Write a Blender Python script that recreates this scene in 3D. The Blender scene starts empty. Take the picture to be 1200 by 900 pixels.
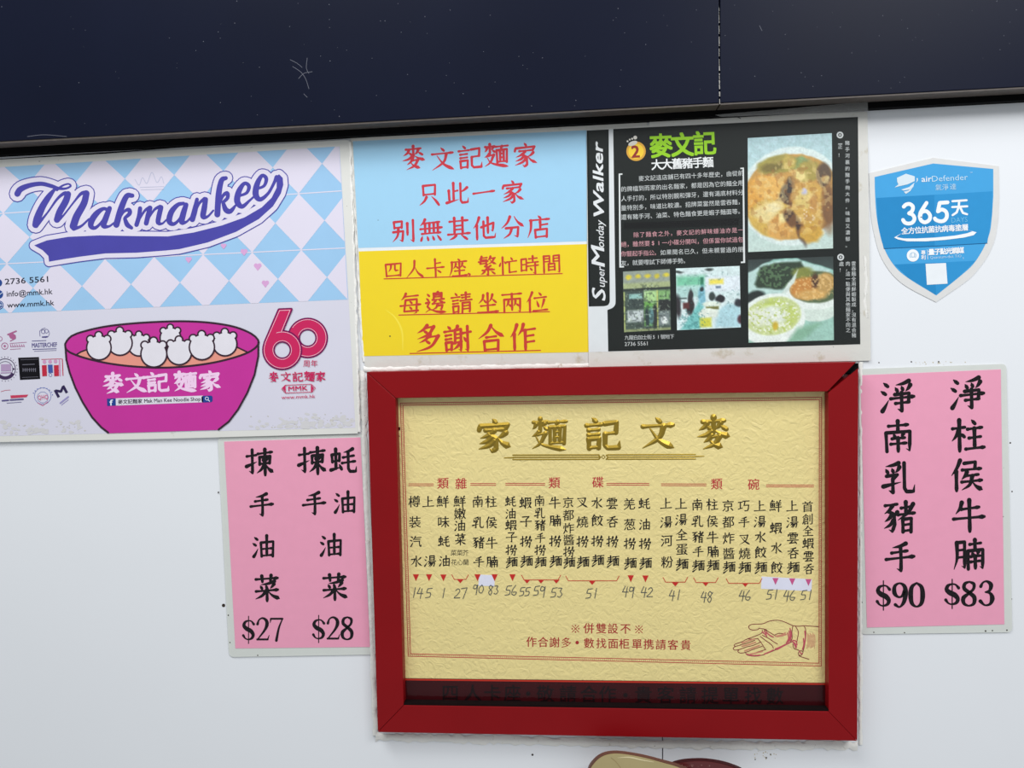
import bpy, math, random
import numpy as np
from mathutils import Matrix, Vector
from mathutils.geometry import tessellate_polygon

# ------------------------------------------------------------------ camera
F, D, EYE = 900.0, 1.0, 1.5            # focal length in pixels (1200 wide), distance to the wall, eye height
def _rot(rx, ry, rz):
    rx, ry, rz = map(math.radians, (rx, ry, rz))
    Rx = np.array([[1,0,0],[0,math.cos(rx),-math.sin(rx)],[0,math.sin(rx),math.cos(rx)]])
    Ry = np.array([[math.cos(ry),0,math.sin(ry)],[0,1,0],[-math.sin(ry),0,math.cos(ry)]])
    Rz = np.array([[math.cos(rz),-math.sin(rz),0],[math.sin(rz),math.cos(rz),0],[0,0,1]])
    return Rz @ Ry @ Rx
R_ = _rot(2.593, 4.688, -1.364)        # wall axes (right, down, into wall) -> camera axes
M_ = np.array([[1,0,0],[0,0,1],[0,-1,0]], float)   # wall axes -> world axes
def P(x, y, z=0.0):
    """point of the plane z metres in front of the wall, seen at photograph position x, y"""
    d = R_.T @ np.array([(x-600)/F, (y-450)/F, 1.0])
    d = d * ((D - z) / d[2])
    return (d[0], -z, EYE - d[1])

scene = bpy.context.scene
COL = scene.collection
cam_d = bpy.data.cameras.new('camera'); cam = bpy.data.objects.new('camera', cam_d); COL.objects.link(cam)
cam_d.sensor_width = 36.0; cam_d.lens = 36.0 * F / 1200.0; cam_d.clip_start = 0.01
ax = M_ @ R_.T
m4 = Matrix.Identity(4)
for i in range(3):
    m4[i][0] = ax[i][0]; m4[i][1] = -ax[i][1]; m4[i][2] = -ax[i][2]
m4.translation = Vector((0, -D, EYE))
cam.matrix_world = m4
scene.camera = cam

# ------------------------------------------------------------------ light
world = bpy.data.worlds.new('room_light'); scene.world = world; world.use_nodes = True
world.node_tree.nodes['Background'].inputs[0].default_value = (0.90, 0.95, 1.0, 1)
world.node_tree.nodes['Background'].inputs[1].default_value = 0.40
def area(name, loc, target, sx, sy, power, col):
    l = bpy.data.lights.new(name, 'AREA'); l.shape = 'RECTANGLE'; l.size = sx; l.size_y = sy
    l.energy = power; l.color = col
    o = bpy.data.objects.new(name, l); COL.objects.link(o); o.location = loc
    o.rotation_euler = (Vector(target) - Vector(loc)).to_track_quat('-Z', 'Y').to_euler()
    return o
area('ceiling_lamp', (-0.7, -1.0, 3.1), (-0.2, 0, 1.3), 1.2, 0.5, 26, (0.97, 0.98, 1.0))
area('ceiling_lamp', (1.3, -1.9, 3.1), (0.3, 0, 1.3), 1.2, 0.6, 42, (0.97, 0.98, 1.0))
vs = scene.view_settings
vs.view_transform = 'Standard'; vs.look = 'None'; vs.gamma = 1.0; vs.use_curve_mapping = False; vs.exposure = 0.03

# ------------------------------------------------------------------ materials
def lin(c):
    return tuple(((v/255)/12.92 if v/255 <= 0.04045 else ((v/255+0.055)/1.055)**2.4) for v in c)
def mat(name, rgb, rough=0.45, spec=0.4, metal=0.0, noise=0.05, nscale=60, bump=0.0, bscale=200, coat=0.0, dirt=None, distort=0.0):
    """procedural material: base colour with faint mottling, optional bump, optional dirt (colour, threshold, scale)"""
    m = bpy.data.materials.new(name); m.use_nodes = True
    nt = m.node_tree; N = nt.nodes; L = nt.links; b = N['Principled BSDF']
    b.inputs['Roughness'].default_value = rough; b.inputs['Metallic'].default_value = metal
    b.inputs['Specular IOR Level'].default_value = spec; b.inputs['Coat Weight'].default_value = coat
    b.inputs['Coat Roughness'].default_value = 0.12
    tc = N.new('ShaderNodeTexCoord')
    c = lin(rgb)
    nz = N.new('ShaderNodeTexNoise'); nz.inputs['Scale'].default_value = nscale; nz.inputs['Detail'].default_value = 5
    L.new(tc.outputs['Object'], nz.inputs['Vector'])
    mx = N.new('ShaderNodeMix'); mx.data_type = 'RGBA'
    mx.inputs[6].default_value = (*[v*(1-noise) for v in c], 1); mx.inputs[7].default_value = (*[min(1, v*(1+noise)) for v in c], 1)
    L.new(nz.outputs['Fac'], mx.inputs[0])
    out = mx.outputs[2]
    if dirt:
        for (dc, th, sc, soft) in dirt:
            n2 = N.new('ShaderNodeTexNoise'); n2.inputs['Scale'].default_value = sc; n2.inputs['Detail'].default_value = 6
            n2.inputs['Roughness'].default_value = 0.65
            L.new(tc.outputs['Object'], n2.inputs['Vector'])
            rp = N.new('ShaderNodeMapRange'); rp.inputs[1].default_value = th; rp.inputs[2].default_value = th + soft
            L.new(n2.outputs['Fac'], rp.inputs[0])
            m2 = N.new('ShaderNodeMix'); m2.data_type = 'RGBA'
            L.new(rp.outputs[0], m2.inputs[0]); L.new(out, m2.inputs[6]); m2.inputs[7].default_value = (*lin(dc), 1)
            out = m2.outputs[2]
    L.new(out, b.inputs['Base Color'])
    if bump:
        n3 = N.new('ShaderNodeTexNoise'); n3.inputs['Scale'].default_value = bscale; n3.inputs['Detail'].default_value = 4
        n3.inputs['Distortion'].default_value = distort
        L.new(tc.outputs['Object'], n3.inputs['Vector'])
        bp = N.new('ShaderNodeBump'); bp.inputs['Strength'].default_value = bump; bp.inputs['Distance'].default_value = 0.002
        L.new(n3.outputs['Fac'], bp.inputs['Height']); L.new(bp.outputs[0], b.inputs['Normal'])
        if coat: L.new(bp.outputs[0], b.inputs['Coat Normal'])
    return m
def clear_mat(name, gloss, rough, bump, bscale, milk=0.0, milk_rgb=(225,225,220)):
    """clear plastic or glass sheet: see-through with a thin surface reflection and, for old plastic, a little milkiness"""
    m = bpy.data.materials.new(name); m.use_nodes = True
    nt = m.node_tree; N = nt.nodes; L = nt.links
    for n in list(N):
        if n.type != 'OUTPUT_MATERIAL': N.remove(n)
    out = [n for n in N if n.type == 'OUTPUT_MATERIAL'][0]
    tr = N.new('ShaderNodeBsdfTransparent'); gl = N.new('ShaderNodeBsdfGlossy'); gl.inputs['Roughness'].default_value = rough
    df = N.new('ShaderNodeBsdfDiffuse'); df.inputs[0].default_value = (*lin(milk_rgb), 1)
    tc = N.new('ShaderNodeTexCoord')
    nz = N.new('ShaderNodeTexNoise'); nz.inputs['Scale'].default_value = bscale; nz.inputs['Detail'].default_value = 3
    L.new(tc.outputs['Object'], nz.inputs['Vector'])
    bp = N.new('ShaderNodeBump'); bp.inputs['Strength'].default_value = bump; bp.inputs['Distance'].default_value = 0.002
    L.new(nz.outputs['Fac'], bp.inputs['Height']); L.new(bp.outputs[0], gl.inputs['Normal'])
    fr = N.new('ShaderNodeLayerWeight'); fr.inputs[0].default_value = 0.5
    pw = N.new('ShaderNodeMath'); pw.operation = 'POWER'; pw.inputs[1].default_value = 5.0; L.new(fr.outputs['Facing'], pw.inputs[0])
    ad = N.new('ShaderNodeMath'); ad.operation = 'ADD'; ad.inputs[1].default_value = 0.04; L.new(pw.outputs[0], ad.inputs[0])
    mu = N.new('ShaderNodeMath'); mu.operation = 'MULTIPLY'; mu.inputs[1].default_value = gloss; mu.use_clamp = True
    L.new(ad.outputs[0], mu.inputs[0])
    m0 = N.new('ShaderNodeMixShader'); m0.inputs[0].default_value = milk; L.new(tr.outputs[0], m0.inputs[1]); L.new(df.outputs[0], m0.inputs[2])
    m1 = N.new('ShaderNodeMixShader'); L.new(mu.outputs[0], m1.inputs[0]); L.new(m0.outputs[0], m1.inputs[1]); L.new(gl.outputs[0], m1.inputs[2])
    L.new(m1.outputs[0], out.inputs['Surface'])
    return m
_print = {}
def pm(rgb, rough=0.42):
    k = (rgb, rough)
    if k not in _print: _print[k] = mat('print_%02x%02x%02x' % rgb, rgb, rough=rough, spec=0.15, noise=0.04, nscale=90)
    return _print[k]
def attr_mat(name, rough=0.4):
    m = bpy.data.materials.new(name); m.use_nodes = True
    a = m.node_tree.nodes.new('ShaderNodeVertexColor'); a.layer_name = 'Col'
    b = m.node_tree.nodes['Principled BSDF']; b.inputs['Roughness'].default_value = rough
    m.node_tree.links.new(a.outputs[0], b.inputs['Base Color'])
    return m

# ------------------------------------------------------------------ objects
def link(name, verts, faces, m, parent=None, smooth=False):
    me = bpy.data.meshes.new(name); me.from_pydata([tuple(v) for v in verts], [], [tuple(f) for f in faces]); me.update()
    if m: me.materials.append(m)
    if smooth:
        for p in me.polygons: p.use_smooth = True
    o = bpy.data.objects.new(name, me); COL.objects.link(o)
    if parent:
        o.parent = parent; o.matrix_parent_inverse = Matrix.Translation(-parent.location)
    return o
def thing(name, label, cat, loc, group=None):
    o = bpy.data.objects.new(name, None); COL.objects.link(o); o.location = loc; o.empty_display_size = 0.05
    o['label'] = label; o['category'] = cat
    if group: o['group'] = group
    return o
def tag(o, label, cat):
    o['label'] = label; o['category'] = cat; return o
def bevel(o, w, seg=2):
    b = o.modifiers.new('bevel', 'BEVEL'); b.width = w; b.segments = seg; b.limit_method = 'ANGLE'; b.angle_limit = 0.6
    return o
def slab(name, pts, z0, z1, m, parent=None, bev=0.0):
    """sheet with outline pts (photograph positions of its front face), front at z1, back at z0"""
    fr = [P(x, y, z1) for x, y in pts]; n = len(fr)
    bk = [(p[0], -z0, p[2]) for p in fr]
    tri = tessellate_polygon([[Vector((p[0], p[2], 0)) for p in fr]])
    fs = []
    for t in tri:
        a, b, c = (fr[i] for i in t)
        s = (b[0]-a[0])*(c[2]-a[2]) - (c[0]-a[0])*(b[2]-a[2])
        t = t if s > 0 else t[::-1]
        fs.append(tuple(t)); fs.append(tuple(i+n for i in t[::-1]))
    A = sum(fr[i][0]*fr[(i+1) % n][2] - fr[(i+1) % n][0]*fr[i][2] for i in range(n))
    for i in range(n):
        j = (i+1) % n
        fs.append((i, i+n, j+n, j) if A > 0 else (j, j+n, i+n, i))
    if n == 4 and bev:
        fs = [f for f in fs if len(f) == 4]
        fs += [(0,1,2,3), (7,6,5,4)] if A > 0 else [(3,2,1,0), (4,5,6,7)]
    o = link(name, fr + bk, fs, m, parent)
    if bev: bevel(o, bev)
    return o
def quad_round(pts, r, seg=4):
    """round the corners of an outline by r pixels"""
    out = []; n = len(pts)
    for i in range(n):
        p = np.array(pts[i], float); a = np.array(pts[i-1], float); b = np.array(pts[(i+1) % n], float)
        pa = p + (a-p)/np.linalg.norm(a-p)*r; pb = p + (b-p)/np.linalg.norm(b-p)*r
        for k in range(seg+1):
            t = k/seg; out.append(tuple((1-t)**2*pa + 2*t*(1-t)*p + t*t*pb))
    return out

STEP = 8e-7
class Ink:
    """flat print: gathers polygons, strokes and characters, laid z metres in front of the wall"""
    def __init__(s, z): s.z = z; s.v = []; s.f = []; s.k = 0
    def tri(s, pts, faces, dz=None):
        b = len(s.v); s.k = (s.k + 1) % 113; lay = s.k * STEP      # overlapping pen strokes lie a hair apart
        for i, (x, y) in enumerate(pts): s.v.append(P(x, y, s.z + lay + (dz[i] if dz else 0)))
        for f in faces:
            p = [pts[i] for i in f]
            A = sum(p[i][0]*p[(i+1) % len(p)][1] - p[(i+1) % len(p)][0]*p[i][1] for i in range(len(p)))
            f = tuple(i + b for i in f)
            s.f.append(f if A < 0 else f[::-1])
    def poly(s, pts, *holes):
        loops = [list(pts)] + [list(h) for h in holes]
        allp = [p for l in loops for p in l]
        s.tri(allp, tessellate_polygon([[Vector((x, y, 0)) for x, y in l] for l in loops]))
        return s
    def rect(s, x0, y0, x1, y1, slope=0.0):
        return s.poly([(x0,y0),(x1,y0+slope*(x1-x0)),(x1,y1+slope*(x1-x0)),(x0,y1)])
    def disc(s, cx, cy, rx, ry=None, n=20, a=0.0):
        ry = ry or rx; c, sn = math.cos(a), math.sin(a)
        pts = [(cx + rx*math.cos(t)*c - ry*math.sin(t)*sn, cy + rx*math.cos(t)*sn + ry*math.sin(t)*c) for t in (2*math.pi*i/n for i in range(n))]
        s.tri(pts, [tuple(range(n))]); return s
    def ring(s, cx, cy, r0, r1, n=28, ky=1.0, a0=0.0, a1=2*math.pi):
        pts = []; fs = []
        for i in range(n+1):
            t = a0 + (a1-a0)*i/n
            pts += [(cx+r0*math.cos(t), cy+r0*ky*math.sin(t)), (cx+r1*math.cos(t), cy+r1*ky*math.sin(t))]
        for i in range(n): fs.append((2*i, 2*i+1, 2*i+3, 2*i+2))
        s.tri(pts, fs); return s
    def stroke(s, pw, ridge=0.0, caps=8):
        """swept pen stroke through (x, y, half width) samples; ridge raises its middle"""
        pw = [p for i, p in enumerate(pw) if i == 0 or math.hypot(p[0]-pw[i-1][0], p[1]-pw[i-1][1]) > 1e-4]
        n = len(pw)
        if n == 1: return s.disc(pw[0][0], pw[0][1], pw[0][2], n=caps)
        dr = [math.atan2(b[1]-a[1], b[0]-a[0]) for a, b in zip(pw, pw[1:])]
        runs = [[0]]
        for i in range(1, n):
            runs[-1].append(i)
            if i < n-1 and (abs((dr[i]-dr[i-1]+math.pi) % (2*math.pi) - math.pi) > .45): runs.append([i])
        ends = {0, n-1} | {r[0] for r in runs}
        for i in sorted(ends):
            x, y, w = pw[i]
            pts = [(x + w*math.cos(2*math.pi*j/caps), y + w*math.sin(2*math.pi*j/caps)) for j in range(caps)]
            if ridge: s.tri(pts + [(x, y)], [(j, (j+1) % caps, caps) for j in range(caps)], [0]*caps + [ridge*w])
            else: s.tri(pts, [tuple(range(caps))])
        for r in runs:
            v = []; dz = []
            for q, i in enumerate(r):
                x, y, w = pw[i]
                a = dr[max(r[0], min(i, n-2)-(1 if i == r[-1] and i > r[0] and i < n-1 else 0))] if i in (r[0], r[-1]) else None
                if i == r[-1]: a = dr[i-1]
                elif i == r[0]: a = dr[i]
                else:
                    a = math.atan2(math.sin(dr[i-1])+math.sin(dr[i]), math.cos(dr[i-1])+math.cos(dr[i]))
                nx, ny = -math.sin(a), math.cos(a)
                if ridge: v += [(x+nx*w,y+ny*w),(x,y),(x-nx*w,y-ny*w)]; dz += [0, ridge*w, 0]
                else: v += [(x+nx*w,y+ny*w),(x-nx*w,y-ny*w)]
            if ridge: s.tri(v, [f for k in range(len(r)-1) for f in ((3*k,3*k+3,3*k+4,3*k+1),(3*k+1,3*k+4,3*k+5,3*k+2))], dz)
            else: s.tri(v, [(2*k,2*k+2,2*k+3,2*k+1) for k in range(len(r)-1)])
        return s
    def fat(s, pw, caps=12):
        """stroke whose width exceeds its bends: overlapping discs and links"""
        for x, y, w in pw: s.disc(x, y, w, n=caps)
        for (x0,y0,w0), (x1,y1,w1) in zip(pw, pw[1:]):
            l = math.hypot(x1-x0, y1-y0)
            if l > 1e-6:
                nx, ny = -(y1-y0)/l, (x1-x0)/l
                s.tri([(x0+nx*w0,y0+ny*w0),(x1+nx*w1,y1+ny*w1),(x1-nx*w1,y1-ny*w1),(x0-nx*w0,y0-ny*w0)], [(0,1,2,3)])
        return s
    def line(s, pts, w): return s.stroke([(x, y, w) for x, y in pts], caps=6)
    def build(s, name, m, parent=None, label=None):
        if not s.f: return None
        o = link(name, s.v, s.f, m, parent)
        if label: o['label'] = label
        return o

def spline(pts, step=4.0):
    """Catmull-Rom through points of any dimension"""
    p = [np.array(q, float) for q in pts]
    if len(p) < 3:
        return [tuple(p[0] + (p[1]-p[0])*t) for t in np.linspace(0, 1, 5)]
    p = [2*p[0]-p[1]] + p + [2*p[-1]-p[-2]]
    out = []
    for i in range(1, len(p)-2):
        n = max(2, int(np.linalg.norm((p[i+1]-p[i])[:2])/step))
        for k in range(n):
            t = k/n; a, b, c, d = p[i-1], p[i], p[i+1], p[i+2]
            out.append(tuple(0.5*((2*b)+(-a+c)*t+(2*a-5*b+4*c-d)*t*t+(-a+3*b-3*c+d)*t**3)))
    out.append(tuple(p[-2])); return out

# ------------------------------------------------------------------ brush characters (grid 0-100, y down)
BRUSH = {
'手':"p 68,8 50,16 28,20; h 25,36 72,30; h 8,55 92,47; g 52,18 53,55 52,90 40,83",
'牛':"p 30,12 24,30 12,45; h 28,32 80,26; h 5,60 95,54; s 52,5 52,97",
'揀':"h 5,28 38,24; g 24,5 24,88 12,80; t 3,64 40,48; h 44,20 94,14; z 50,32 50,58; z 50,32 88,28 85,54; d 60,36 64,46; p 78,34 74,46 73,48; h 50,56 86,52; s 69,4 69,96; p 66,58 56,75 40,88; n 72,58 82,74 98,86",
'油':"d 12,12 24,22; d 5,36 17,45; t 8,90 16,78 26,58; z 38,34 40,90; z 38,34 88,30 85,90; h 40,60 84,57; s 62,6 61,86; h 40,87 84,84",
'菜':"h 10,18 90,14; s 32,6 34,28; s 66,4 63,26; p 78,26 55,34 28,38; d 26,42 32,52; d 46,40 50,50; p 76,36 70,44 62,52; h 10,62 90,57; s 50,54 50,98; p 46,62 32,78 8,90; n 54,62 70,78 96,90",
'蚝':"z 8,28 10,54; z 8,28 36,24 34,50; h 10,52 35,48; s 22,8 22,78; t 4,82 40,72; d 34,62 42,80; p 82,8 68,16 50,20; h 48,38 86,32; h 44,58 90,52; g 66,18 66,78 72,88 92,88 95,70",
'淨':"d 10,10 22,20; d 2,34 15,43; t 5,92 13,80 24,60; p 84,4 66,12 46,16; d 44,24 50,34; d 62,20 66,30; p 88,16 82,26 74,34; z 42,44 84,40 82,66; h 30,56 98,50; h 44,70 84,66; g 62,38 62,92 50,86",
'南':"h 22,18 80,14; s 50,3 50,34; z 14,38 16,94; g 14,38 86,34 84,92 74,86; d 36,42 42,52; p 66,40 62,48 60,52; h 32,56 70,53; h 28,72 74,69; s 50,54 50,94",
'乳':"p 50,6 34,12 12,16; d 12,24 18,34; d 30,22 34,32; p 52,18 48,26 40,34; z 14,44 46,40 32,54; g 32,52 32,92 20,86; t 4,74 56,62; g 66,6 66,80 72,90 92,90 96,70",
'豬':"h 8,14 44,10; p 30,14 20,28 6,38; g 18,32 34,40 36,70 28,92 18,86; p 26,44 18,54 6,62; p 32,58 22,72 4,82; p 44,34 38,42 32,48; h 56,22 84,18; s 70,4 70,40; h 46,42 96,37; p 92,10 76,36 46,58; z 60,56 60,94; z 60,56 86,53 84,94; h 61,73 84,70; h 61,91 84,88",
'柱':"h 6,30 42,26; s 26,5 26,96; p 24,34 16,52 4,66; d 30,44 40,54; d 62,5 72,16; h 50,32 92,27; h 54,58 88,54; s 70,30 70,86; h 44,90 98,85",
'侯':"p 30,5 20,28 4,50; s 18,38 18,96; z 42,14 76,10 74,30; h 36,34 92,30; p 50,40 44,52 34,62; h 44,52 84,48; h 34,70 94,65; p 66,52 58,78 34,94; n 66,70 78,84 96,94",
'腩':"p 14,12 14,60 4,94; g 14,12 38,10 37,90 28,84; h 15,36 36,34; h 15,58 36,56; h 54,18 88,14; s 70,4 70,34; z 48,38 48,94; g 48,38 94,34 92,92 84,86; d 60,42 64,50; p 80,40 78,46 76,50; h 56,56 84,53; h 56,72 84,69; s 70,54 70,92",
'麥':"h 20,17 80,13; s 50,3 50,50; p 32,20 26,32 10,42; d 32,30 42,38; p 70,18 64,30 54,38; d 70,28 86,38; p 46,44 30,56 6,62; n 54,42 70,52 96,60; p 46,56 38,68 24,78; h 42,62 68,58; p 68,58 54,82 22,98; n 38,68 50,82 76,92",
'文':"d 44,4 56,16; h 8,30 92,24; p 66,28 54,62 8,94; n 28,36 54,70 95,92",
'記':"d 20,4 30,14; h 4,26 46,22; h 10,40 38,37; h 10,54 38,51; z 10,66 12,94; z 10,66 40,63 38,92; h 12,92 38,89; z 54,20 88,15 86,46; h 56,50 86,46; g 56,50 56,84 64,92 94,90 97,70",
'麵':"h 6,14 44,11; s 25,3 25,44; p 14,18 10,28 4,34; p 38,16 34,22 32,26; d 34,26 44,34; p 22,42 14,50 3,56; h 18,50 40,46; p 40,46 26,76 4,92; n 12,54 32,80 98,94; h 48,14 98,10; p 74,12 70,20 68,26; z 52,28 54,78; z 52,28 94,24 92,76; s 66,28 66,72; s 80,27 80,72; h 66,42 80,41; h 66,57 80,56; h 54,75 92,72",
'家':"d 46,3 54,13; d 12,20 8,36; z 12,24 88,18 80,32; h 26,36 76,32; p 50,36 36,50 12,60; g 36,48 56,60 56,90 46,98 38,90; p 44,56 32,68 10,76; p 52,66 38,80 8,92; p 82,42 72,52 60,58; n 60,56 72,72 96,84",
'只':"z 24,12 26,52; z 24,12 76,8 74,50; h 26,50 74,46; p 38,60 28,78 8,94; d 60,58 76,74 90,94",
'此':"s 32,6 32,82; h 32,42 50,38; s 12,38 14,84; t 2,90 54,76; p 90,26 78,36 60,46; g 62,8 62,80 68,90 92,88 95,68",
'一':"h 6,56 95,46",
'別':"z 10,12 12,38; z 10,12 44,9 42,36; h 12,36 42,33; g 6,54 48,50 44,92 32,86; p 28,40 24,70 4,94; s 66,18 66,66; g 90,5 90,94 78,86",
'無':"p 26,4 20,16 6,30; h 20,20 86,15; h 6,44 96,38; h 12,64 90,59; s 26,22 26,62; s 44,20 44,60; s 62,19 62,60; s 79,18 79,60; d 14,74 8,92; d 34,74 38,90; d 56,73 62,88; d 76,70 90,90",
'其':"h 12,20 88,15; s 32,5 32,72; s 66,4 66,72; h 33,38 66,36; h 33,54 66,52; h 5,74 96,69; p 38,78 28,88 10,96; d 60,76 84,94",
'他':"p 28,5 20,28 4,50; s 18,38 18,96; g 36,46 88,28 84,62 76,58; s 64,6 64,70; g 46,22 46,82 54,90 92,88 96,70",
'分':"p 40,6 28,32 4,54; n 58,5 72,28 97,48; g 22,54 74,50 70,90 56,84; p 46,54 38,78 12,96",
'店':"d 48,3 58,13; h 14,22 94,17; p 18,22 16,60 3,94; s 56,28 56,60; h 56,42 86,38; z 34,62 36,94; z 34,62 84,58 82,92; h 36,92 82,88",
'四':"z 10,22 14,84; z 10,22 90,17 86,82; p 38,24 36,44 24,60; g 58,22 58,48 62,54 78,52; h 14,82 86,78",
'人':"p 50,6 44,48 6,94; n 50,36 66,68 96,92",
'卡':"s 48,4 48,46; h 48,26 76,22; h 6,50 94,45; s 50,50 50,98; d 58,60 76,72",
'座':"d 48,2 58,11; h 14,20 94,15; p 18,20 16,60 3,94; p 38,28 34,42 24,54; d 38,40 48,50; p 72,26 68,40 58,50; d 72,38 86,48; s 56,22 56,86; h 32,66 82,62; h 20,92 96,87",
'繁':"p 20,2 14,12 6,18; h 16,10 48,7; z 14,22 46,19 42,40; z 18,12 12,40; h 4,30 52,26; h 12,40 44,37; p 66,2 60,14 52,22; h 64,12 90,9; p 84,12 72,32 52,42; n 62,18 74,32 96,42; z 48,44 34,54 56,58; z 66,50 40,68 74,68; h 22,74 84,70; g 52,70 52,98 42,92; p 34,80 24,90 14,94; d 68,78 86,92",
'忙':"d 14,32 8,50; s 24,5 24,96; d 32,26 40,36; d 66,6 74,18; h 46,30 96,24; z 58,32 58,82; h 58,84 94,80",
'時':"z 8,20 8,80; z 8,20 34,17 34,78; h 8,48 34,46; h 8,78 34,76; h 48,18 90,14; s 68,4 68,36; h 42,38 96,34; h 40,56 96,51; g 80,42 80,94 68,88; d 52,64 62,76",
'間':"s 10,8 10,94; z 10,8 40,6 40,38; h 10,22 40,20; h 10,37 40,35; z 60,36 60,6 90,4; g 90,4 90,92 80,88; h 60,20 90,18; h 60,35 90,33; z 34,48 34,82; z 34,48 66,46 66,80; h 34,64 66,62; h 34,80 66,78",
'每':"p 30,4 22,20 8,34; h 24,18 86,13; z 28,34 20,86 84,82; g 28,34 80,30 76,92 64,96; h 4,60 96,54; d 46,38 56,48; d 44,64 54,74",
'邊':"p 62,0 56,4 54,6; z 42,6 42,32; z 42,7 80,4 78,30; h 42,15 78,13; h 42,23 78,21; h 36,36 90,32; p 50,40 44,46 38,50; d 66,39 82,46; h 36,54 92,49; p 60,56 52,72 36,80; g 56,63 82,60 76,80 68,77; d 12,8 22,18; d 8,28 18,38; z 6,50 22,46 12,66 22,76; n 4,92 26,80 56,90 98,92",
'請':"d 20,4 28,14; h 4,26 42,22; h 10,40 34,37; h 10,54 34,51; z 10,66 12,94; z 10,66 36,63 34,92; h 12,92 34,89; h 50,14 90,10; h 52,26 88,22; s 70,3 70,36; h 44,40 97,35; z 54,50 52,96; g 54,50 88,47 87,92 78,88; h 55,64 87,61; h 55,78 87,75",
'坐':"p 30,12 26,32 8,50; d 30,32 42,46; p 72,10 66,30 54,46; d 70,30 88,46; s 50,4 50,86; h 18,62 84,57; h 4,92 97,87",
'兩':"h 6,14 94,9; z 14,36 14,94; g 14,36 88,32 86,92 76,86; s 50,10 50,84; p 34,44 30,58 22,68; d 34,56 44,66; p 66,42 64,56 58,66; d 68,54 80,64",
'位':"p 30,5 20,28 4,50; s 18,38 18,96; d 60,6 70,18; h 40,32 94,27; d 50,44 58,70; p 84,40 78,60 70,80; h 34,90 98,85",
'多':"p 50,3 36,18 14,30; h 44,12 74,8; p 74,8 54,36 14,52; d 36,22 48,30; p 60,36 44,54 20,66; h 54,46 90,42; p 90,42 62,80 10,98; d 42,58 56,68",
'謝':"d 14,4 22,12; h 2,24 32,20; h 6,38 26,35; h 6,52 26,49; z 6,64 8,92; z 6,64 28,61 26,90; h 8,90 26,87; p 50,4 46,12 42,18; z 40,18 40,66; g 40,18 62,15 61,94 52,88; h 40,34 61,32; h 40,48 61,46; h 34,66 64,60; p 58,66 46,80 32,90; h 68,30 98,25; g 86,5 86,94 76,88; d 72,44 80,58",
'合':"p 50,4 36,28 4,52; n 50,6 68,28 97,46; h 32,48 68,44; z 24,62 26,95; z 24,62 76,58 74,94; h 26,93 74,90",
'作':"p 28,5 20,28 4,50; s 18,38 18,96; p 52,4 46,24 32,44; h 48,26 94,21; s 58,26 58,97; h 58,48 88,44; h 58,70 90,66",
'麺':"h 10,20 48,14; h 12,34 44,29; s 30,3 30,46; h 2,50 56,42; p 28,48 20,64 2,82; p 40,46 34,56 26,66 ; t 4,96 24,82 44,66; h 50,12 100,7; p 76,10 70,20 66,26; z 54,30 56,84; z 54,30 96,25 94,82; s 68,30 68,74; s 81,29 81,74; h 68,44 81,43; h 68,58 81,57; h 56,80 94,77",
'湯':"d 10,10 22,20; d 3,36 16,45; t 4,92 14,78 26,58; z 46,8 46,42; z 46,8 84,5 82,40; h 46,24 82,21; h 46,40 82,37; h 34,54 96,49; p 48,56 42,68 32,78; g 44,66 86,60 80,92 70,86; p 58,66 48,82 36,94; p 70,64 60,84 46,98",
'蝦':"z 6,28 8,54; z 6,28 34,24 32,50; h 8,52 33,48; s 20,8 20,78; t 2,82 38,72; d 32,62 40,80; s 48,10 48,96; z 48,12 68,9 66,34; h 48,34 66,32; h 48,52 66,50; h 48,68 66,66; z 74,12 92,9 90,32; h 76,32 92,30; h 72,50 92,46; p 92,46 84,72 66,94; n 74,56 84,76 98,92",
'撈':"h 4,30 34,25; g 20,5 20,88 10,80; t 2,66 36,48; p 52,6 46,18 40,26; d 44,12 50,18; p 54,10 50,22 42,30; p 82,4 76,16 70,24; d 74,12 80,18; p 84,12 80,22 70,30; z 40,46 42,36; z 42,38 94,33 88,46; h 46,60 82,56; g 82,56 76,94 64,86; p 62,46 58,70 42,94",
'雲':"h 24,10 78,7; z 12,34 14,20; z 14,24 90,19 84,34; s 50,8 50,44; d 28,30 38,34; d 26,40 36,44; d 62,28 74,32; d 62,38 74,42; h 28,56 74,53; h 6,70 96,65; p 48,70 36,84 24,92; z 24,92 76,86; d 64,74 82,94",
'呑':"p 72,8 54,14 26,18; h 8,36 94,30; p 52,18 38,44 6,64; n 54,32 72,48 96,60; z 30,64 32,94; z 30,64 72,60 70,92; h 32,92 72,89",
'鮮':"p 24,4 16,16 4,28; h 18,16 40,13; z 8,32 10,62; z 8,32 42,29 40,60; h 10,46 40,44; h 10,61 40,58; s 25,30 25,60; d 6,74 4,88; d 16,72 20,84; d 28,71 32,82; d 38,70 46,84; d 58,8 64,18; p 88,4 80,16 76,20; h 54,28 94,24; h 56,44 90,40; h 50,62 98,57; s 74,26 74,98",
'餃':"p 26,4 16,20 2,34; n 26,8 36,16 46,26; d 22,22 30,28; z 12,34 38,31 36,60; h 14,46 36,44; h 14,60 36,57; s 12,34 12,90; t 10,92 30,80; d 30,68 42,84; d 70,4 76,14; h 50,22 96,18; p 62,28 56,38 48,46; d 78,26 90,38; p 84,44 72,72 46,94; n 56,46 72,74 98,94",
'上':"s 48,8 48,86; h 48,44 82,40; h 5,90 96,84",
'水':"g 50,5 50,92 38,84; z 10,34 38,30; p 38,30 28,60 6,80; p 86,18 74,32 60,42; n 54,36 68,64 97,86",
'子':"z 22,14 76,10 52,36; g 52,34 54,92 40,86; h 5,54 96,48",
'叉':"h 14,20 78,15; p 78,15 62,60 10,94; n 22,30 54,66 96,92; d 44,30 56,42",
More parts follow.
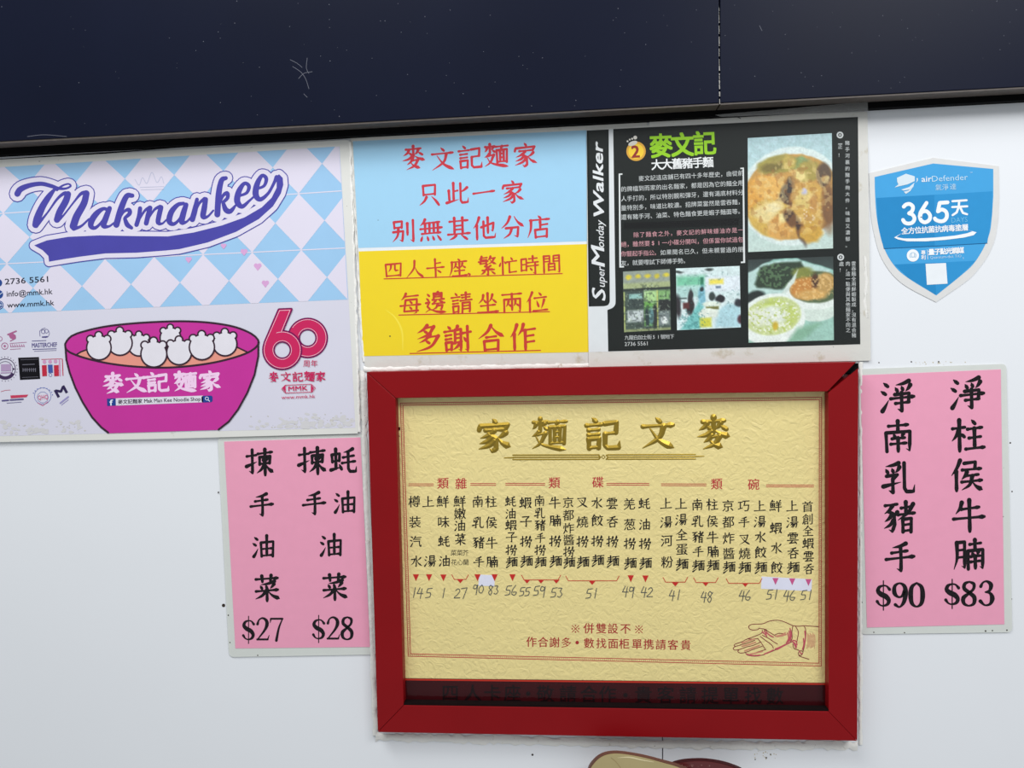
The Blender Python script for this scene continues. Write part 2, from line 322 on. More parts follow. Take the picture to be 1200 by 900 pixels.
'全':"p 50,4 36,26 4,46; n 50,6 68,28 97,42; h 28,46 72,42; h 26,66 74,62; s 50,44 50,88; h 8,92 94,87",
'$':"c 80,28,7 66,16,4 48,14,4 30,20,7 24,34,9 40,46,11 62,54,11 76,68,9 70,82,7 50,88,4 32,84,4 20,72,7; c 50,-4,2.5 50,104,2.5",
'2':"c 22,30,7 30,14,4 50,7,5 70,16,8 74,32,9 60,54,6 20,90,3; c 20,88,5 78,88,5; c 78,88,4 86,72,1.5",
'7':"c 18,11,5 82,11,5; c 82,11,3 62,46,5 48,94,7; c 18,11,5 14,26,1.5",
'8':"c 50,8,4 30,15,7 27,32,8 50,47,8 72,63,9 70,85,7 48,93,4 26,85,7 23,66,9 46,50,6 68,34,6 70,16,7 50,8,4",
'9':"c 72,34,8 58,54,5 40,56,5 24,42,9 26,18,7 48,8,4 70,18,8 76,42,10 68,74,8 48,92,4 28,84,7",
'0':"c 50,8,4 28,22,8 22,50,10 28,80,8 50,92,4 72,80,8 78,50,10 72,22,8 50,8,4",
'3':"c 24,26,7 34,12,4 52,8,5 70,20,9 64,40,6 44,46,3; c 44,46,3 66,50,6 76,68,10 66,88,6 42,92,4 22,78,8",
}
PROF = {'h': ((0,.95),(.12,.70),(.5,.60),(.8,.72),(.93,1.2),(1,.8)), 's': ((0,1.2),(.12,1.05),(.5,.9),(.9,1.05),(1,.8)),
        'p': ((0,1.2),(.15,1.05),(.6,.8),(1,.18)), 'n': ((0,.3),(.3,.6),(.78,1.35),(.86,1.3),(1,.2)),
        'd': ((0,.3),(.5,.95),(.85,1.2),(1,.9)), 't': ((0,1.2),(.25,1.0),(1,.15)), 'z': ((0,1.0),(.5,.8),(1,.95)), 'g': ((0,1.0),(.4,.85),(.78,1.0),(1,.15))}
def brush(ink, ch, cx, cy, size, w=4.2, sx=1.0, rot=0.0, ridge=0.0, dil=0.0, step=9.0):
    """draw ch centred at cx, cy; w is the half pen width in grid units"""
    c, s_ = math.cos(rot), math.sin(rot); k = size/100.0
    for st in BRUSH[ch].split(';'):
        kind, *pt = st.split(); pts = [tuple(map(float, p.split(','))) for p in pt]
        if kind == 'c':
            smp = [(x, y, ww*w/4.2) for x, y, ww in spline(pts, step*.7)]
        else:
            if kind in 'zg' and len(pts) > 2 or len(pts) == 2:     # straight legs
                q = []
                for a, b in zip(pts, pts[1:]):
                    n = max(2, int(math.hypot(b[0]-a[0], b[1]-a[1])/step))
                    q += [(a[0]+(b[0]-a[0])*i/n, a[1]+(b[1]-a[1])*i/n) for i in range(n)]
                q.append(pts[-1])
            else: q = [p[:2] for p in spline(pts, step)]
            L = [0]
            for a, b in zip(q, q[1:]): L.append(L[-1] + math.hypot(b[0]-a[0], b[1]-a[1]))
            pr = PROF[kind]
            smp = []
            for (x, y), l in zip(q, L):
                t = l/L[-1]
                ww = np.interp(t, [a for a, _ in pr], [b for _, b in pr])
                smp.append((x, y, ww*w))
        out = []
        for x, y, ww in smp:
            dx, dy = (x-50)*k*sx, (y-50)*k
            out.append((cx + dx*c - dy*s_, cy + dx*s_ + dy*c, ww*k + dil))
        ink.stroke(out, ridge=ridge, caps=8 if size > 20 else 5)

# ------------------------------------------------------------------ type from Blender's own font
_g = {}
def glyph(txt, off=0.0):
    k = (txt, off)
    if k not in _g:
        cu = bpy.data.curves.new('t', 'FONT'); cu.body = txt; cu.size = 1.0; cu.offset = off; cu.resolution_u = 2
        ob = bpy.data.objects.new('t', cu)
        me = ob.to_mesh()
        v = np.array([q.co[:2] for q in me.vertices]) if len(me.vertices) else np.zeros((0,2))
        f = [tuple(p.vertices) for p in me.polygons]
        ob.to_mesh_clear(); bpy.data.objects.remove(ob); bpy.data.curves.remove(cu)
        _g[k] = (v, f)
    return _g[k]
_ref = glyph('國')[0]
RC = (_ref.min(0)+_ref.max(0))/2; RS = float(max(_ref.max(0)-_ref.min(0)))/0.92
def han(ink, ch, cx, cy, size, bold=0.0, rot=0.0, shear=0.0, nib=0.0, sx=1.0, sy=1.0):
    """one square character, size = em in pixels; shear lifts its right side; nib widens the uprights, bold everything"""
    v, f = glyph(ch)
    if not len(v): return
    rc = RC if ord(ch) > 0x2000 else (v.min(0)+v.max(0))/2
    c, s_ = math.cos(rot), math.sin(rot)
    sh = [(0, 0)]
    if nib: sh = [(-nib, nib*.3), (nib, -nib*.3)]
    if bold > .006: sh = [(-bold, -bold), (bold, bold), (bold, -bold), (-bold, bold), (0, 0)]
    for kx, ky in sh:
        pts = []
        for x, y in v:
            dx = (x-rc[0])/RS*size*sx + kx*size; dy = -((y-rc[1])/RS)*size*sy - shear*dx + ky*size
            pts.append((cx+dx*c-dy*s_, cy+dx*s_+dy*c))
        ink.tri(pts, f)
def kai(ink, ch, cx, cy, size, w=3.4, shear=0.06):
    if ch in BRUSH: brush(ink, ch, cx, cy, size*1.06, w, step=14)
    else: han(ink, ch, cx, cy, size*1.04, shear=shear, nib=0.012)
def han_row(ink, txt, x0, y0, x1, y1, size, **kw):
    n = len(txt)
    for i, ch in enumerate(txt):
        t = i/(n-1) if n > 1 else 0
        if ch != ' ': han(ink, ch, x0+(x1-x0)*t, y0+(y1-y0)*t, size, **kw)
def latin(ink, txt, x0, y0, x1, y1, h, bold=0.0, italic=0.0):
    """a line of Latin type: baseline from x0,y0 to x1,y1; h = height of a capital in pixels"""
    v, f = glyph(txt); ref = glyph('H')[0]; cap = ref[:,1].max()
    a, b = v[:,0].min(), v[:,0].max(); L = math.hypot(x1-x0, y1-y0); ux, uy = (x1-x0)/L, (y1-y0)/L
    for kx, ky in ((0, 0),) if bold < .006 else ((-1,-1),(1,1),(1,-1),(-1,1)):
        pts = []
        for x, y in v:
            yy = y/cap*h + ky*bold*h; xx = (x-a)/(b-a)*L + italic*yy + kx*bold*h*1.3
            pts.append((x0+ux*xx+uy*yy, y0+uy*xx-ux*yy))
        ink.tri(pts, f)

# ------------------------------------------------------------------ printed photographs (flat pictures in the magazine)
def vnoise(nx, ny, cell, seed):
    r = np.random.RandomState(seed); gx, gy = int(nx/cell)+3, int(ny/cell)+3
    g = r.rand(gy, gx); X = np.arange(nx)/cell; Y = np.arange(ny)/cell
    xi, yi = X.astype(int), Y.astype(int); fx = (X-xi); fy = (Y-yi); fx = fx*fx*(3-2*fx); fy = (fy*fy*(3-2*fy))[:,None]
    a = g[yi][:,xi]; b = g[yi][:,xi+1]; c = g[yi+1][:,xi]; d = g[yi+1][:,xi+1]
    return (a*(1-fx)+b*fx)*(1-fy) + (c*(1-fx)+d*fx)*fy
PHOTO = attr_mat('printed_photo')
def photo(name, corners, ops, z, parent, nx=96, seed=1, grain=.10):
    """corners TL TR BR BL; ops painted in order over a fine grid, colours carried by the mesh"""
    tl, tr, br, bl = [np.array(c, float) for c in corners]
    ny = int(nx*np.linalg.norm(bl-tl)/np.linalg.norm(tr-tl))
    U, V = np.meshgrid(np.linspace(0,1,nx), np.linspace(0,1,ny))
    wob = (vnoise(nx,ny,7,seed+5)-.5)*.035; wob2 = (vnoise(nx,ny,7,seed+6)-.5)*.035
    im = np.zeros((ny,nx,3))
    def ss(d, s): return np.clip(.5 - d/s, 0, 1)[...,None]
    for op in ops:
        k = op[0]; 
        if k == 'bg': im[:] = op[1]; continue
        if k == 'grad':
            im[:] = np.array(op[1])*(1-V[...,None]) + np.array(op[2])*V[...,None]; continue
        if k == 'ell':
            _, cx, cy, rx, ry, col, soft, rot = op; a = math.radians(rot)
            kk = .25 if rx > .25 else .8; x = (U+wob*kk-cx); y = (V+wob2*kk-cy)*ny/nx; ry *= ny/nx
            xr = x*math.cos(a)+y*math.sin(a); yr = -x*math.sin(a)+y*math.cos(a)
            m = ss((np.sqrt((xr/rx)**2+(yr/ry)**2)-1)*min(rx,ry), soft)
        elif k == 'box':
            _, x0, y0, x1, y1, col, soft = op
            m = ss(np.maximum(np.maximum(x0-U, U-x1), np.maximum(y0-V, V-y1)), soft)
        elif k == 'poly':
            _, pts, col, soft = op; d = np.full(U.shape, -9.0)
            A = sum(pts[i][0]*pts[(i+1)%len(pts)][1]-pts[(i+1)%len(pts)][0]*pts[i][1] for i in range(len(pts)))
            for i in range(len(pts)):
                (ax_,ay),(bx,by) = pts[i], pts[(i+1)%len(pts)]; l = math.hypot(bx-ax_,by-ay)
                e = ((U+wob*.5-ax_)*(by-ay)-(V+wob2*.5-ay)*(bx-ax_))/l
                d = np.maximum(d, e if A > 0 else -e)
            m = ss(d, soft)
        elif k == 'spk':      # speckle inside an ellipse: cell, threshold, colour
            _, cx, cy, rx, ry, cell, th, col, amt = op
            e = np.sqrt(((U-cx)/rx)**2+((V-cy)/ry)**2)
            m = (ss(e-1, .15)[...,0]*(vnoise(nx,ny,cell,seed+int(cell*10)+int(th*100)+int(sum(col)))>th)*amt)[...,None]
        im = im*(1-m) + np.array(col, float)*m
    im *= (1-grain+2*grain*vnoise(nx,ny,1.6,seed+1)*.6+grain*.8*vnoise(nx,ny,4,seed+2))[...,None]
    im = np.clip(im, 0, 255)/255
    liv = np.where(im <= .04045, im/12.92, ((im+.055)/1.055)**2.4)
    vs_ = []
    for j in range(ny):
        for i in range(nx):
            u, v = i/(nx-1), j/(ny-1); q = (tl*(1-u)+tr*u)*(1-v)+(bl*(1-u)+br*u)*v; vs_.append(P(q[0], q[1], z))
    fs = [(j*nx+i, (j+1)*nx+i, (j+1)*nx+i+1, j*nx+i+1) for j in range(ny-1) for i in range(nx-1)]
    o = link(name, vs_, fs, PHOTO, parent)
    at = o.data.color_attributes.new('Col', 'FLOAT_COLOR', 'POINT')
    at.data.foreach_set('color', np.concatenate([liv.reshape(-1,3), np.ones((nx*ny,1))], 1).astype(np.float32).ravel())
    return o

# ================================================================== the wall
M_white = mat('white_wall_laminate', (232,234,236), rough=.3, spec=.35, noise=.015, nscale=8)
M_navy = mat('navy_laminate', (15,20,38), rough=.38, spec=.09, noise=.22, nscale=5, dirt=[((120,122,130), .80, 260, .02)])
M_navyend = mat('lip_highlight_grey', (92,84,78), rough=.5, noise=.4, nscale=120)  # panel lip, its highlight put into the grey colour
M_black = mat('black_joint', (7,7,8), rough=.8, spec=.1)
M_gapblk = mat('gap_black', (20,10,10), rough=.8, spec=.1, noise=.3, nscale=150)
M_grime = mat('grime', (60,52,45), rough=.8, spec=.1)

def struct(o): o['kind'] = 'structure'; return o
# white lower wall of two panels with a fine joint
wall = bpy.data.objects.new('wall_back', None); COL.objects.link(wall); struct(wall)
def wbox(name, x0, x1, z0, z1, y0, y1, m, parent, bev=0.0):
    v = [(x,y,z) for x in (x0,x1) for y in (y0,y1) for z in (z0,z1)]
    f = [(0,1,3,2),(4,6,7,5),(0,4,5,1),(2,3,7,6),(0,2,6,4),(1,5,7,3)]
    o = link(name, v, f, m, parent)
    if bev: bevel(o, bev)
    return o
seam = P(776, 880)[0]
zt = 1.5 + 0.40
wbox('backing_board', -2.2, 2.2, 0.3, 2.75, 0.006, 0.03, M_black, wall)
# the panels' top edge follows the bottom of the black gap
def wallpoly(name, pts, z0, z1, m, parent, bev=0.0):
    return slab(name, pts, z0, z1, m, parent, bev)
ytop = lambda x: 182 - 0.0535*x
wallpoly('wall_panel', [(-700, ytop(-700)), (775.6, ytop(775.6)), (776.1, 1500), (-700, 1500)], -0.006, 0.0, M_white, wall, .0004)
wallpoly('wall_panel', [(776.8, ytop(776.8)), (1900, ytop(1900)), (1900, 1500), (777.3, 1500)], -0.006, 0.0, M_white, wall, .0004)

# navy panels standing proud above
up = bpy.data.objects.new('wall_upper', None); COL.objects.link(up); struct(up)
ZN = 0.034
yb = lambda x: 165.5 - 0.0535*x - 1.2*math.sin(max(0,min(1,x/1200))*math.pi)*0
a_ = slab('navy_panel', [(-900, yb(-900)), (-900, -900), (841.2, -900), (842.6, yb(842))], 0.012, ZN, M_navy, up, .0006)
b_ = slab('navy_panel', [(844.2, yb(844)), (842.8, -900), (2000, -900), (2000, yb(2000))], 0.012, ZN, M_navy, up, .0006)
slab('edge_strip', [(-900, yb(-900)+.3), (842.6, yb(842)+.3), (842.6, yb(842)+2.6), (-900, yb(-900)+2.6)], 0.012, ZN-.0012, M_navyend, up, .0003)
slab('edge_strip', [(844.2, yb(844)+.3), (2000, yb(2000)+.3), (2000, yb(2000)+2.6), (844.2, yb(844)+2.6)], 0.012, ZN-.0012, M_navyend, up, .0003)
slab('backing_board', [(-900, -900), (2000, -900), (2000, yb(2000)-14), (-900, yb(-900)-14)], 0.001, 0.0115, M_black, up)
tr_ = struct(slab('trim_1', [(-900, yb(-900)-2), (2000, yb(2000)-2), (2000, ytop(2000)-.5), (-900, ytop(-900)-.5)], 0.0004, 0.011, M_black, None))
# white dust in the joint between the navy panels
rnd = random.Random(4)
ik = Ink(ZN - .0006)
y = 0
while y < 116:
    h = rnd.uniform(1, 9); w_ = rnd.uniform(.3, .9); x = 842.0 + y*.012
    ik.poly([(x-w_, y), (x+w_*.6, y), (x+w_, y+h), (x-w_*.5, y+h)]); y += h + rnd.choice((.2, .6, 3))
ik.build('dust', mat('joint_dust', (168,166,160), rough=.9), up)
# scratches on the navy panel
ik = Ink(ZN + .00006)
for pts in ([(343,78),(352,84),(358,92),(362,104)], [(360,68),(359,80),(362,86)], [(350,92),(356,86),(366,84)], [(340,70),(348,74),(354,79)], [(356,110),(360,114)], [(32,160),(52,158),(78,160)], [(890,30),(893,36)]):
    ik.line(spline(pts, 3), .28)
for _ in range(150):
    x, y = rnd.uniform(0,1200), rnd.uniform(0,150)
    if y < yb(x) - 5 and abs(x-842) > 4: ik.disc(x, y, rnd.uniform(.25,.6), n=6)
ik.build('scratches', mat('scratch_grey', (92,94,104), rough=.7), up)

# specks on the white wall
ik = Ink(.0001)
for x, y, r in ((262,709.5,2.1),(624,884.5,1.3),(1184,519,1),(1186,576,.9),(1185,702,1.2),(898,888,1),(885,890,.8),(903,884,.9),(1030,425,.8),(1068,424,.9),(1100,424,1)):
    ik.disc(x, y, r, n=9)
ik.build('stain_specks', M_grime, wall)['kind'] = 'stuff'; ik = Ink(.0001)
for _ in range(16):
    ik.disc(rnd.gauss(895,9), rnd.gauss(886,2.5), rnd.uniform(.3,.9), n=6)
for _ in range(20):
    ik.disc(rnd.gauss(1090,18), rnd.gauss(425.5,1.2), rnd.uniform(.3,.8), n=6)
ik.build('stain_specks', pm((196,184,152)), wall)['kind'] = 'stuff'

# ------------------------------------------------------------------ dirty glue and sealant runs
M_seal = mat('old_sealant', (236,234,227), rough=.5, noise=.05, nscale=40, bump=.4, bscale=260, dirt=[((176,164,140), .62, 70, .12), ((50,44,38), .69, 170, .02)])
def run(name, pts, w, z, m, parent, seed=1, wob=.35, h=.0016, label=None):
    """lumpy raised bead along photograph points"""
    r = random.Random(seed); ik = Ink(z)
    s = spline(pts, 5.0) if len(pts) > 2 else [(pts[0][0]+(pts[1][0]-pts[0][0])*i/60, pts[0][1]+(pts[1][1]-pts[0][1])*i/60) for i in range(61)]
    prev = None; vv = []; dz = []; ff = []
    for i, (x, y) in enumerate(s):
        a = s[max(0,i-1)]; b = s[min(len(s)-1,i+1)]; dx, dy = b[0]-a[0], b[1]-a[1]; l = math.hypot(dx,dy) or 1
        nx, ny = -dy/l, dx/l; w1 = w*(1+wob*r.uniform(-1,1)); w2 = w*(1+wob*r.uniform(-1,1)); hh = h*r.uniform(.6,1.3)
        vv += [(x+nx*w1,y+ny*w1),(x+nx*w*.5,y+ny*w*.5),(x-nx*w*.5,y-ny*w*.5),(x-nx*w2,y-ny*w2)]; dz += [0,hh,hh*.9,0]
        if i:
            k = 4*i
            for q in range(3): ff.append((k-4+q,k-3+q,k+1+q,k+q))
    ik.tri(vv, ff, dz)
    o = ik.build(name, m, parent, label)
    for p in o.data.polygons: p.use_smooth = True
    return o

# ================================================================== restaurant banner on the left
banner = thing('banner_poster', 'large pastel blue and white restaurant banner printed with a pink bowl of dumplings', 'poster', P(200, 511, 0.0))
M_acr = mat('banner_board', (222,221,214), rough=.35, noise=.04, nscale=30, coat=.3, dirt=[((150,142,120), .68, 45, .15), ((74,66,56), .71, 180, .02)])
ZB = .004
board = slab('backing_board', [(-160,197), (0,187), (200,176), (405,164), (409.5,165), (413,260), (420,503), (419,508), (200,514), (0,518), (-160,524)], 0.0002, ZB, M_acr, banner)
def BX(pts): return pts
def lerp(a, b, t): return a+(b-a)*t
top_y = lambda x: 196 - (x/398.0)*24.5 - 2.0*math.sin(math.pi*min(1,max(0,x/398)))*0
def r_x(y): return 398 + (y-171)*(416.5-398)/(501-171)
bot_y = lambda x: 511 - x*(9.5/416)
PR = [(-120, top_y(-120)), (398, top_y(398)), (408.0, 340), (r_x(501), 501.2), (200, bot_y(200)), (-120, bot_y(-120))]
M_bw = mat('banner_white', (214,212,224), rough=.4, noise=.03, nscale=12, coat=.25, dirt=[((190,186,170), .66, 9, .2)])
M_bb = mat('banner_blue', (155,197,230), rough=.4, noise=.05, nscale=30, coat=.25)
M_bpk = mat('banner_diamond_white', (222,216,230), rough=.4, noise=.03, nscale=12, coat=.25)
M_blue = mat('banner_indigo', (70,66,160), rough=.4, noise=.08, nscale=40, coat=.2)
M_mag = mat('banner_magenta', (196,44,150), rough=.4, noise=.05, nscale=30, coat=.2)
M_out = mat('banner_outline', (48,20,40), rough=.4, noise=.1, coat=.2)
ink = Ink(ZB+.0001); ink.poly(PR); ink.build('printed_sheet', M_bw, banner)
bl_y = lambda x: 367 - x*(16.0/408)
def clip(poly, inside, inter):
    out = []
    for i in range(len(poly)):
        a, b = poly[i-1], poly[i]; ia, ib = inside(a), inside(b)
        if ia != ib: out.append(inter(a, b))
        if ib: out.append(b)
    return out
def clip_area(poly):
    for f in (lambda p: p[1]-top_y(p[0]), lambda p: bl_y(p[0])-p[1], lambda p: (r_x(p[1])-.6)-p[0], lambda p: p[0]+118):
        if not poly: return []
        poly = clip(poly, lambda p: f(p) >= 0, lambda a, b: tuple(np.array(a)+(np.array(b)-np.array(a))*(f(a)/(f(a)-f(b)))))
    return poly
ink = Ink(ZB+.0002); ink.poly([(-118, top_y(-118)), (397.6, top_y(397.6)), (408, bl_y(408)), (-118, bl_y(-118))]); ink.build('blue_ground', M_bb, banner)
def nd(k, j):
    r0 = (4+57.67*k, 250-3.83*k); r1 = (8+57.5*k, 309-2.67*k)
    return (r0[0]+(r1[0]-r0[0])*j, r0[1]+(r1[1]-r0[1])*j)
ink = Ink(ZB+.0003)
for k in range(-3, 9):
    for j in range(-2, 3):
        q = clip_area([nd(k,j), nd(k+.5,j+.5), nd(k,j+1), nd(k-.5,j+.5)])
        if len(q) > 2: ink.poly(q)
for j in range(0, 2):
    a, b = nd(-2, j), nd(7, j)
    q = clip_area([(a[0],a[1]-.6),(b[0],b[1]-.6),(b[0],b[1]+.6),(a[0],a[1]+.6)])
    if len(q) > 2: ink.poly(q)
ink.build('diamond_pattern', M_bpk, banner)

# logo lettering: pen strokes in two tracing frames (left half, right half)
A = lambda x, y: (x/6.0, 190+y/6.0)
B = lambda x, y: (160+x/6.0, 190+y/6.0)
LG = [
 (A, [(122,222,22),(145,190,21),(210,163,17),(290,152,15),(360,168,14),(410,184,11),(460,186,8),(497,168,7),(482,153,6),(440,165,7),(400,195,10)]),
 (A, [(385,190,10),(345,240,20),(300,310,24),(265,390,27),(250,440,24)]), (A, [(255,450,14),(330,360,7),(400,262,9),(450,220,13),(478,225,18)]),
 (A, [(478,225,22),(462,275,24),(420,350,24),(400,405,22)]), (A, [(405,412,14),(450,370,7),(520,280,7),(570,222,12),(607,215,18)]),
 (A, [(608,220,22),(590,290,24),(540,380,26),(515,450,26)]), (A, [(518,468,15),(570,450,9),(625,400,7)]),
 (A, [(758,335,12),(725,328,13),(680,360,20),(645,410,22),(640,450,19),(670,462,12),(715,420,9),(755,350,9)]), (A, [(770,325,17),(745,390,21),(728,445,20),(765,452,9),(805,425,7)]),
 (A, [(930,235,15),(890,240,19),(850,330,22),(818,440,22)]), (A, [(825,420,8),(870,350,9),(905,335,15),(912,360,15),(878,392,11)]), (A, [(878,400,13),(895,440,17),(925,462,12)]),
 (B, [(25,325,15),(18,380,16),(0,440,16)]), (B, [(8,425,6),(55,345,9),(92,318,13)]), (B, [(95,322,17),(80,380,18),(68,430,17)]), (B, [(72,415,6),(125,335,9),(165,312,13)]),
 (B, [(172,318,17),(157,380,18),(152,425,16),(180,432,8),(210,405,6)]),
 (B, [(330,290,12),(290,300,15),(245,350,20),(230,415,20),(262,435,13),(305,395,9),(340,315,9)]), (B, [(348,300,17),(328,365,21),(318,420,20),(350,420,9),(385,385,7)]),
 (B, [(425,262,13),(412,330,19),(392,402,20)]), (B, [(400,385,6),(440,292,9),(478,258,14)]), (B, [(486,262,17),(475,330,20),(468,382,19),(500,382,9),(540,340,7)]),
 (B, [(628,112,14),(598,128,18),(578,220,21),(568,368,21)]), (B, [(575,320,8),(605,240,11),(636,218,15),(640,250,13),(608,283,11)]), (B, [(610,290,13),(628,335,19),(660,345,17),(700,300,7)]),
 (B, [(722,238,9),(775,215,11),(790,168,14),(758,150,13),(720,205,20),(708,275,22),(742,312,16),(795,270,9),(840,228,7)]),
 (B, [(850,188,9),(898,165,11),(912,115,14),(882,95,13),(848,155,20),(838,228,22),(870,262,16),(925,220,11),(965,150,11),(985,105,15)]),
]
SW = [B(*p) for p in ((985,98),(1002,85),(1028,110),(1032,160),(1015,220),(960,310),(860,400),(700,490),(500,565),(300,612))] + \
     [A(*p) for p in ((1160,622),(960,637),(740,642),(560,665),(450,682),(345,700),(340,660),(300,620),(240,585),(330,550),(480,525),(700,515),(960,520))] + \
     [B(*p) for p in ((220,522),(400,495),(600,445),(760,388),(880,318),(950,250),(985,180))]
for dil, zz, m, nm in ((39/6, .0004, M_blue, 'logo_outline'), (32/6, .0005, M_bpk, 'logo_border'), (0, .0006, M_blue, 'logo_lettering')):
    ink = Ink(ZB+zz)
    for fr, pts in LG:
        (ink.fat if dil else ink.stroke)([(*fr(x, y), w/6.0+dil) for x, y, w in spline(pts, 14 if dil else 8)], caps=12)
    ink.poly(SW)
    if dil:
        ink.fat([(x, y, dil) for x, y in SW + SW[:1]], caps=14)
    ink.build(nm, m, banner)

# bowl of dumplings
Z4 = lambda x, y: (60+x/4.615, 350+y/4.615)
rim = spline([Z4(*p) for p in ((75,245),(95,215),(140,188),(280,153),(450,133),(640,123),(780,124),(900,135),(1000,155),(1080,188),(1118,222),(1118,250),(1080,283),(1000,315),(880,345),(740,365),(600,373),(440,366),(300,348),(180,320),(100,290),(77,268))], 4)
body = [Z4(*p) for p in ((77,262),(82,330),(100,400),(130,480),(170,560),(220,640),(270,695),(310,728))] + [Z4(*p) for p in ((905,710),(960,665),(1010,600),(1060,510),(1100,410),(1120,310),(1120,235))]
front = spline([Z4(*p) for p in ((77,262),(100,290),(180,320),(300,348),(440,366),(600,373),(740,365),(880,345),(1000,315),(1080,283),(1120,240))], 4)
ink = Ink(ZB+.0007); ink.poly(rim); ink.poly([Z4(*p) for p in ((77,262),(82,330),(100,400),(130,480),(170,560),(220,640),(270,695),(310,728),(905,710),(960,665),(1010,600),(1060,510),(1100,410),(1120,310),(1120,235),(1080,283),(1000,315),(880,345),(740,365),(600,373),(440,366),(300,348),(180,320),(100,290))])
ink.build('bowl_print', M_mag, banner)
soup = spline([Z4(*p) for p in ((132,306),(180,284),(300,262),(500,238),(700,230),(900,245),(1010,270),(1062,290),(1000,315),(880,343),(740,362),(600,370),(440,363),(300,345),(180,318))], 4)
ink = Ink(ZB+.0008); ink.poly(soup); ink.build('soup_print', pm((228,150,132)), banner)
ink = Ink(ZB+.0009)
ink.line(rim + rim[:1], 1.15); ink.line([Z4(*p) for p in ((77,262),(82,330),(100,400),(130,480),(170,560),(220,640),(270,695),(308,724))], 1.15)
ink.line([Z4(*p) for p in ((905,708),(960,665),(1010,600),(1060,510),(1100,410),(1120,310),(1120,235))], 1.15)
ink.line(spline([Z4(*p) for p in ((132,306),(160,288),(195,275))], 3), .9); ink.line([Z4(1005,262), Z4(1062,290)], .9)
ink.build('bowl_outline', M_out, banner)
dz = .0010
M_dump = pm((224,220,226))
for cx, cy, r in ((645,212,56),(475,252,58),(372,240,66),(258,265,66),(940,245,64),(692,290,67),(815,262,68),(555,300,70)):
    bumps = [(cx-.70*r, cy-.70*r), (cx-.02*r, cy-1.02*r), (cx+.68*r, cy-.72*r)]
    for g_, m, nm in ((4.6, M_out, 'dumpling_outline'), (-4.2, M_dump, 'dumpling_print')):
        ink = Ink(ZB+dz); dz += .00004
        x, y = Z4(cx, cy); ink.disc(x, y, (r+g_)/4.615, n=28)
        for bx, by in bumps:
            x, y = Z4(bx, by); ink.disc(x, y, (.30*r+g_)/4.615, n=16)
        ink.build(nm, m, banner)
CALL = [('麥',132.4,449.2),('文',159.7,449.0),('記',184.8,447.6),('麵',217,447.6),('家',245.9,446)]
ink = Ink(ZB+.0009)
for ch, x, y in CALL:
    ink = Ink(ZB+.0009); brush(ink, ch, x, y, 24.5, 7.6, sx=1.1, rot=-.03); ink.build('character', pm((240,205,232)), banner)
ink = Ink(ZB+.0009); ink.poly([(125.3,467.2),(135.6,466.8),(135.8,475.3),(125.6,475.8)]); ink.build('search_bar_end', pm((38,66,140)), banner)
ink = Ink(ZB+.0009); ink.poly(quad_round([(236,464.0),(249,463.4),(249.2,471.2),(236.2,471.8)], 2.5)); ink.build('search_bar_end', pm((38,66,140)), banner)
ink = Ink(ZB+.0009); ink.poly([(135.6,466.8),(237.8,463.6),(238,471.4),(135.8,475.3)]); ink.build('search_bar', pm((222,218,226)), banner)
ink = Ink(ZB+.0010); latin(ink, 'f', 128.6, 475.2, 132.6, 475.0, 6.6, bold=.02); ink.ring(242.4,467,1.5,2.2,n=14); ink.line([(243.9,468.6),(245.6,470.2)], .45); ink.build('icon_marks', pm((230,232,240)), banner)
ink = Ink(ZB+.0010); han_row(ink, '麥文記麵家', 141, 471.0, 164, 470.2, 5.6, bold=.012); latin(ink, 'Mak Man Kee Noodle Shop', 169, 472.0, 235, 469.6, 4.3, bold=.012); ink.build('search_text', pm((52,40,60)), banner)

# anniversary number and small print on the right
CR = (200,40,92)
for g_, z_, m, nm in ((1.5, .0007, pm((110,24,84)), 'number_outline'), (0, .0008, pm(CR), 'number_sixty')):
    ink = Ink(ZB+z_); ink.ring(360.6, 396.0, 10.4-g_, 22.3+g_, n=40); ink.build(nm, m, banner)
    ink = Ink(ZB+z_+.0003+(.0001 if not g_ else 0))
    ink.ring(330.7, 410.2, 10.2-g_, 22.0+g_, n=40)
    st = [(326.8,362.8),(341.6,362.2),(331.0,387.6),(329,390),(316,400),(310,402)]
    if g_: ink.line(st+st[:1], g_)
    ink.poly(st)
    ink.build(nm, m, banner)
ink = Ink(ZB+.0013)
ink.ring(330.7,410.2,20.9,21.4,n=40,a0=-1.9,a1=3.5); ink.ring(330.7,410.2,10.7,11.2,n=30)
ink.line([(310.4,403),(327.6,363.9),(339.9,363.4),(329.6,389.0)], .28)
ink.build('number_inline', pm((240,205,218)), banner)
ink = Ink(ZB+.0009); ink.ring(360.6,396,21.2,21.7,n=44,a0=-2.55,a1=2.2); ink.ring(360.6,396,10.9,11.4,n=30,a0=-2.9,a1=2.6); ink.build('number_inline', pm((240,205,218)), banner)
ink = Ink(ZB+.0009)
han(ink,'周',359.5,426.2,8.2); han(ink,'年',368.3,426,8.2)
for ch, x in zip('麥文記麵家', (320.5,335,349,362.5,375.5)): brush(ink, ch, x, 441.8-(x-320)*.016, 12, 6.2, sx=1.08)
latin(ink, 'MMK', 338.2, 458.2, 360.5, 457.2, 5.2, bold=.02); latin(ink, 'www.mmk.hk', 330, 467.6, 369.5, 466.2, 3.9)
for s_ in (-1, 1):
    ink.poly([(349.5+s_*14.8,451.2),(349.5+s_*18.6,455.0),(349.5+s_*14.8,459.6)])
ink.line([(334,451.4),(365,450.2),(366,459.4),(334.6,460.6),(334,451.4)], .35)
ink.line([(333.5,452),(330,455.6),(333.8,460)], .3); ink.line([(365.6,451),(369.6,454.6),(366.4,459)], .3)
ink.build('anniversary_text', pm(CR), banner)

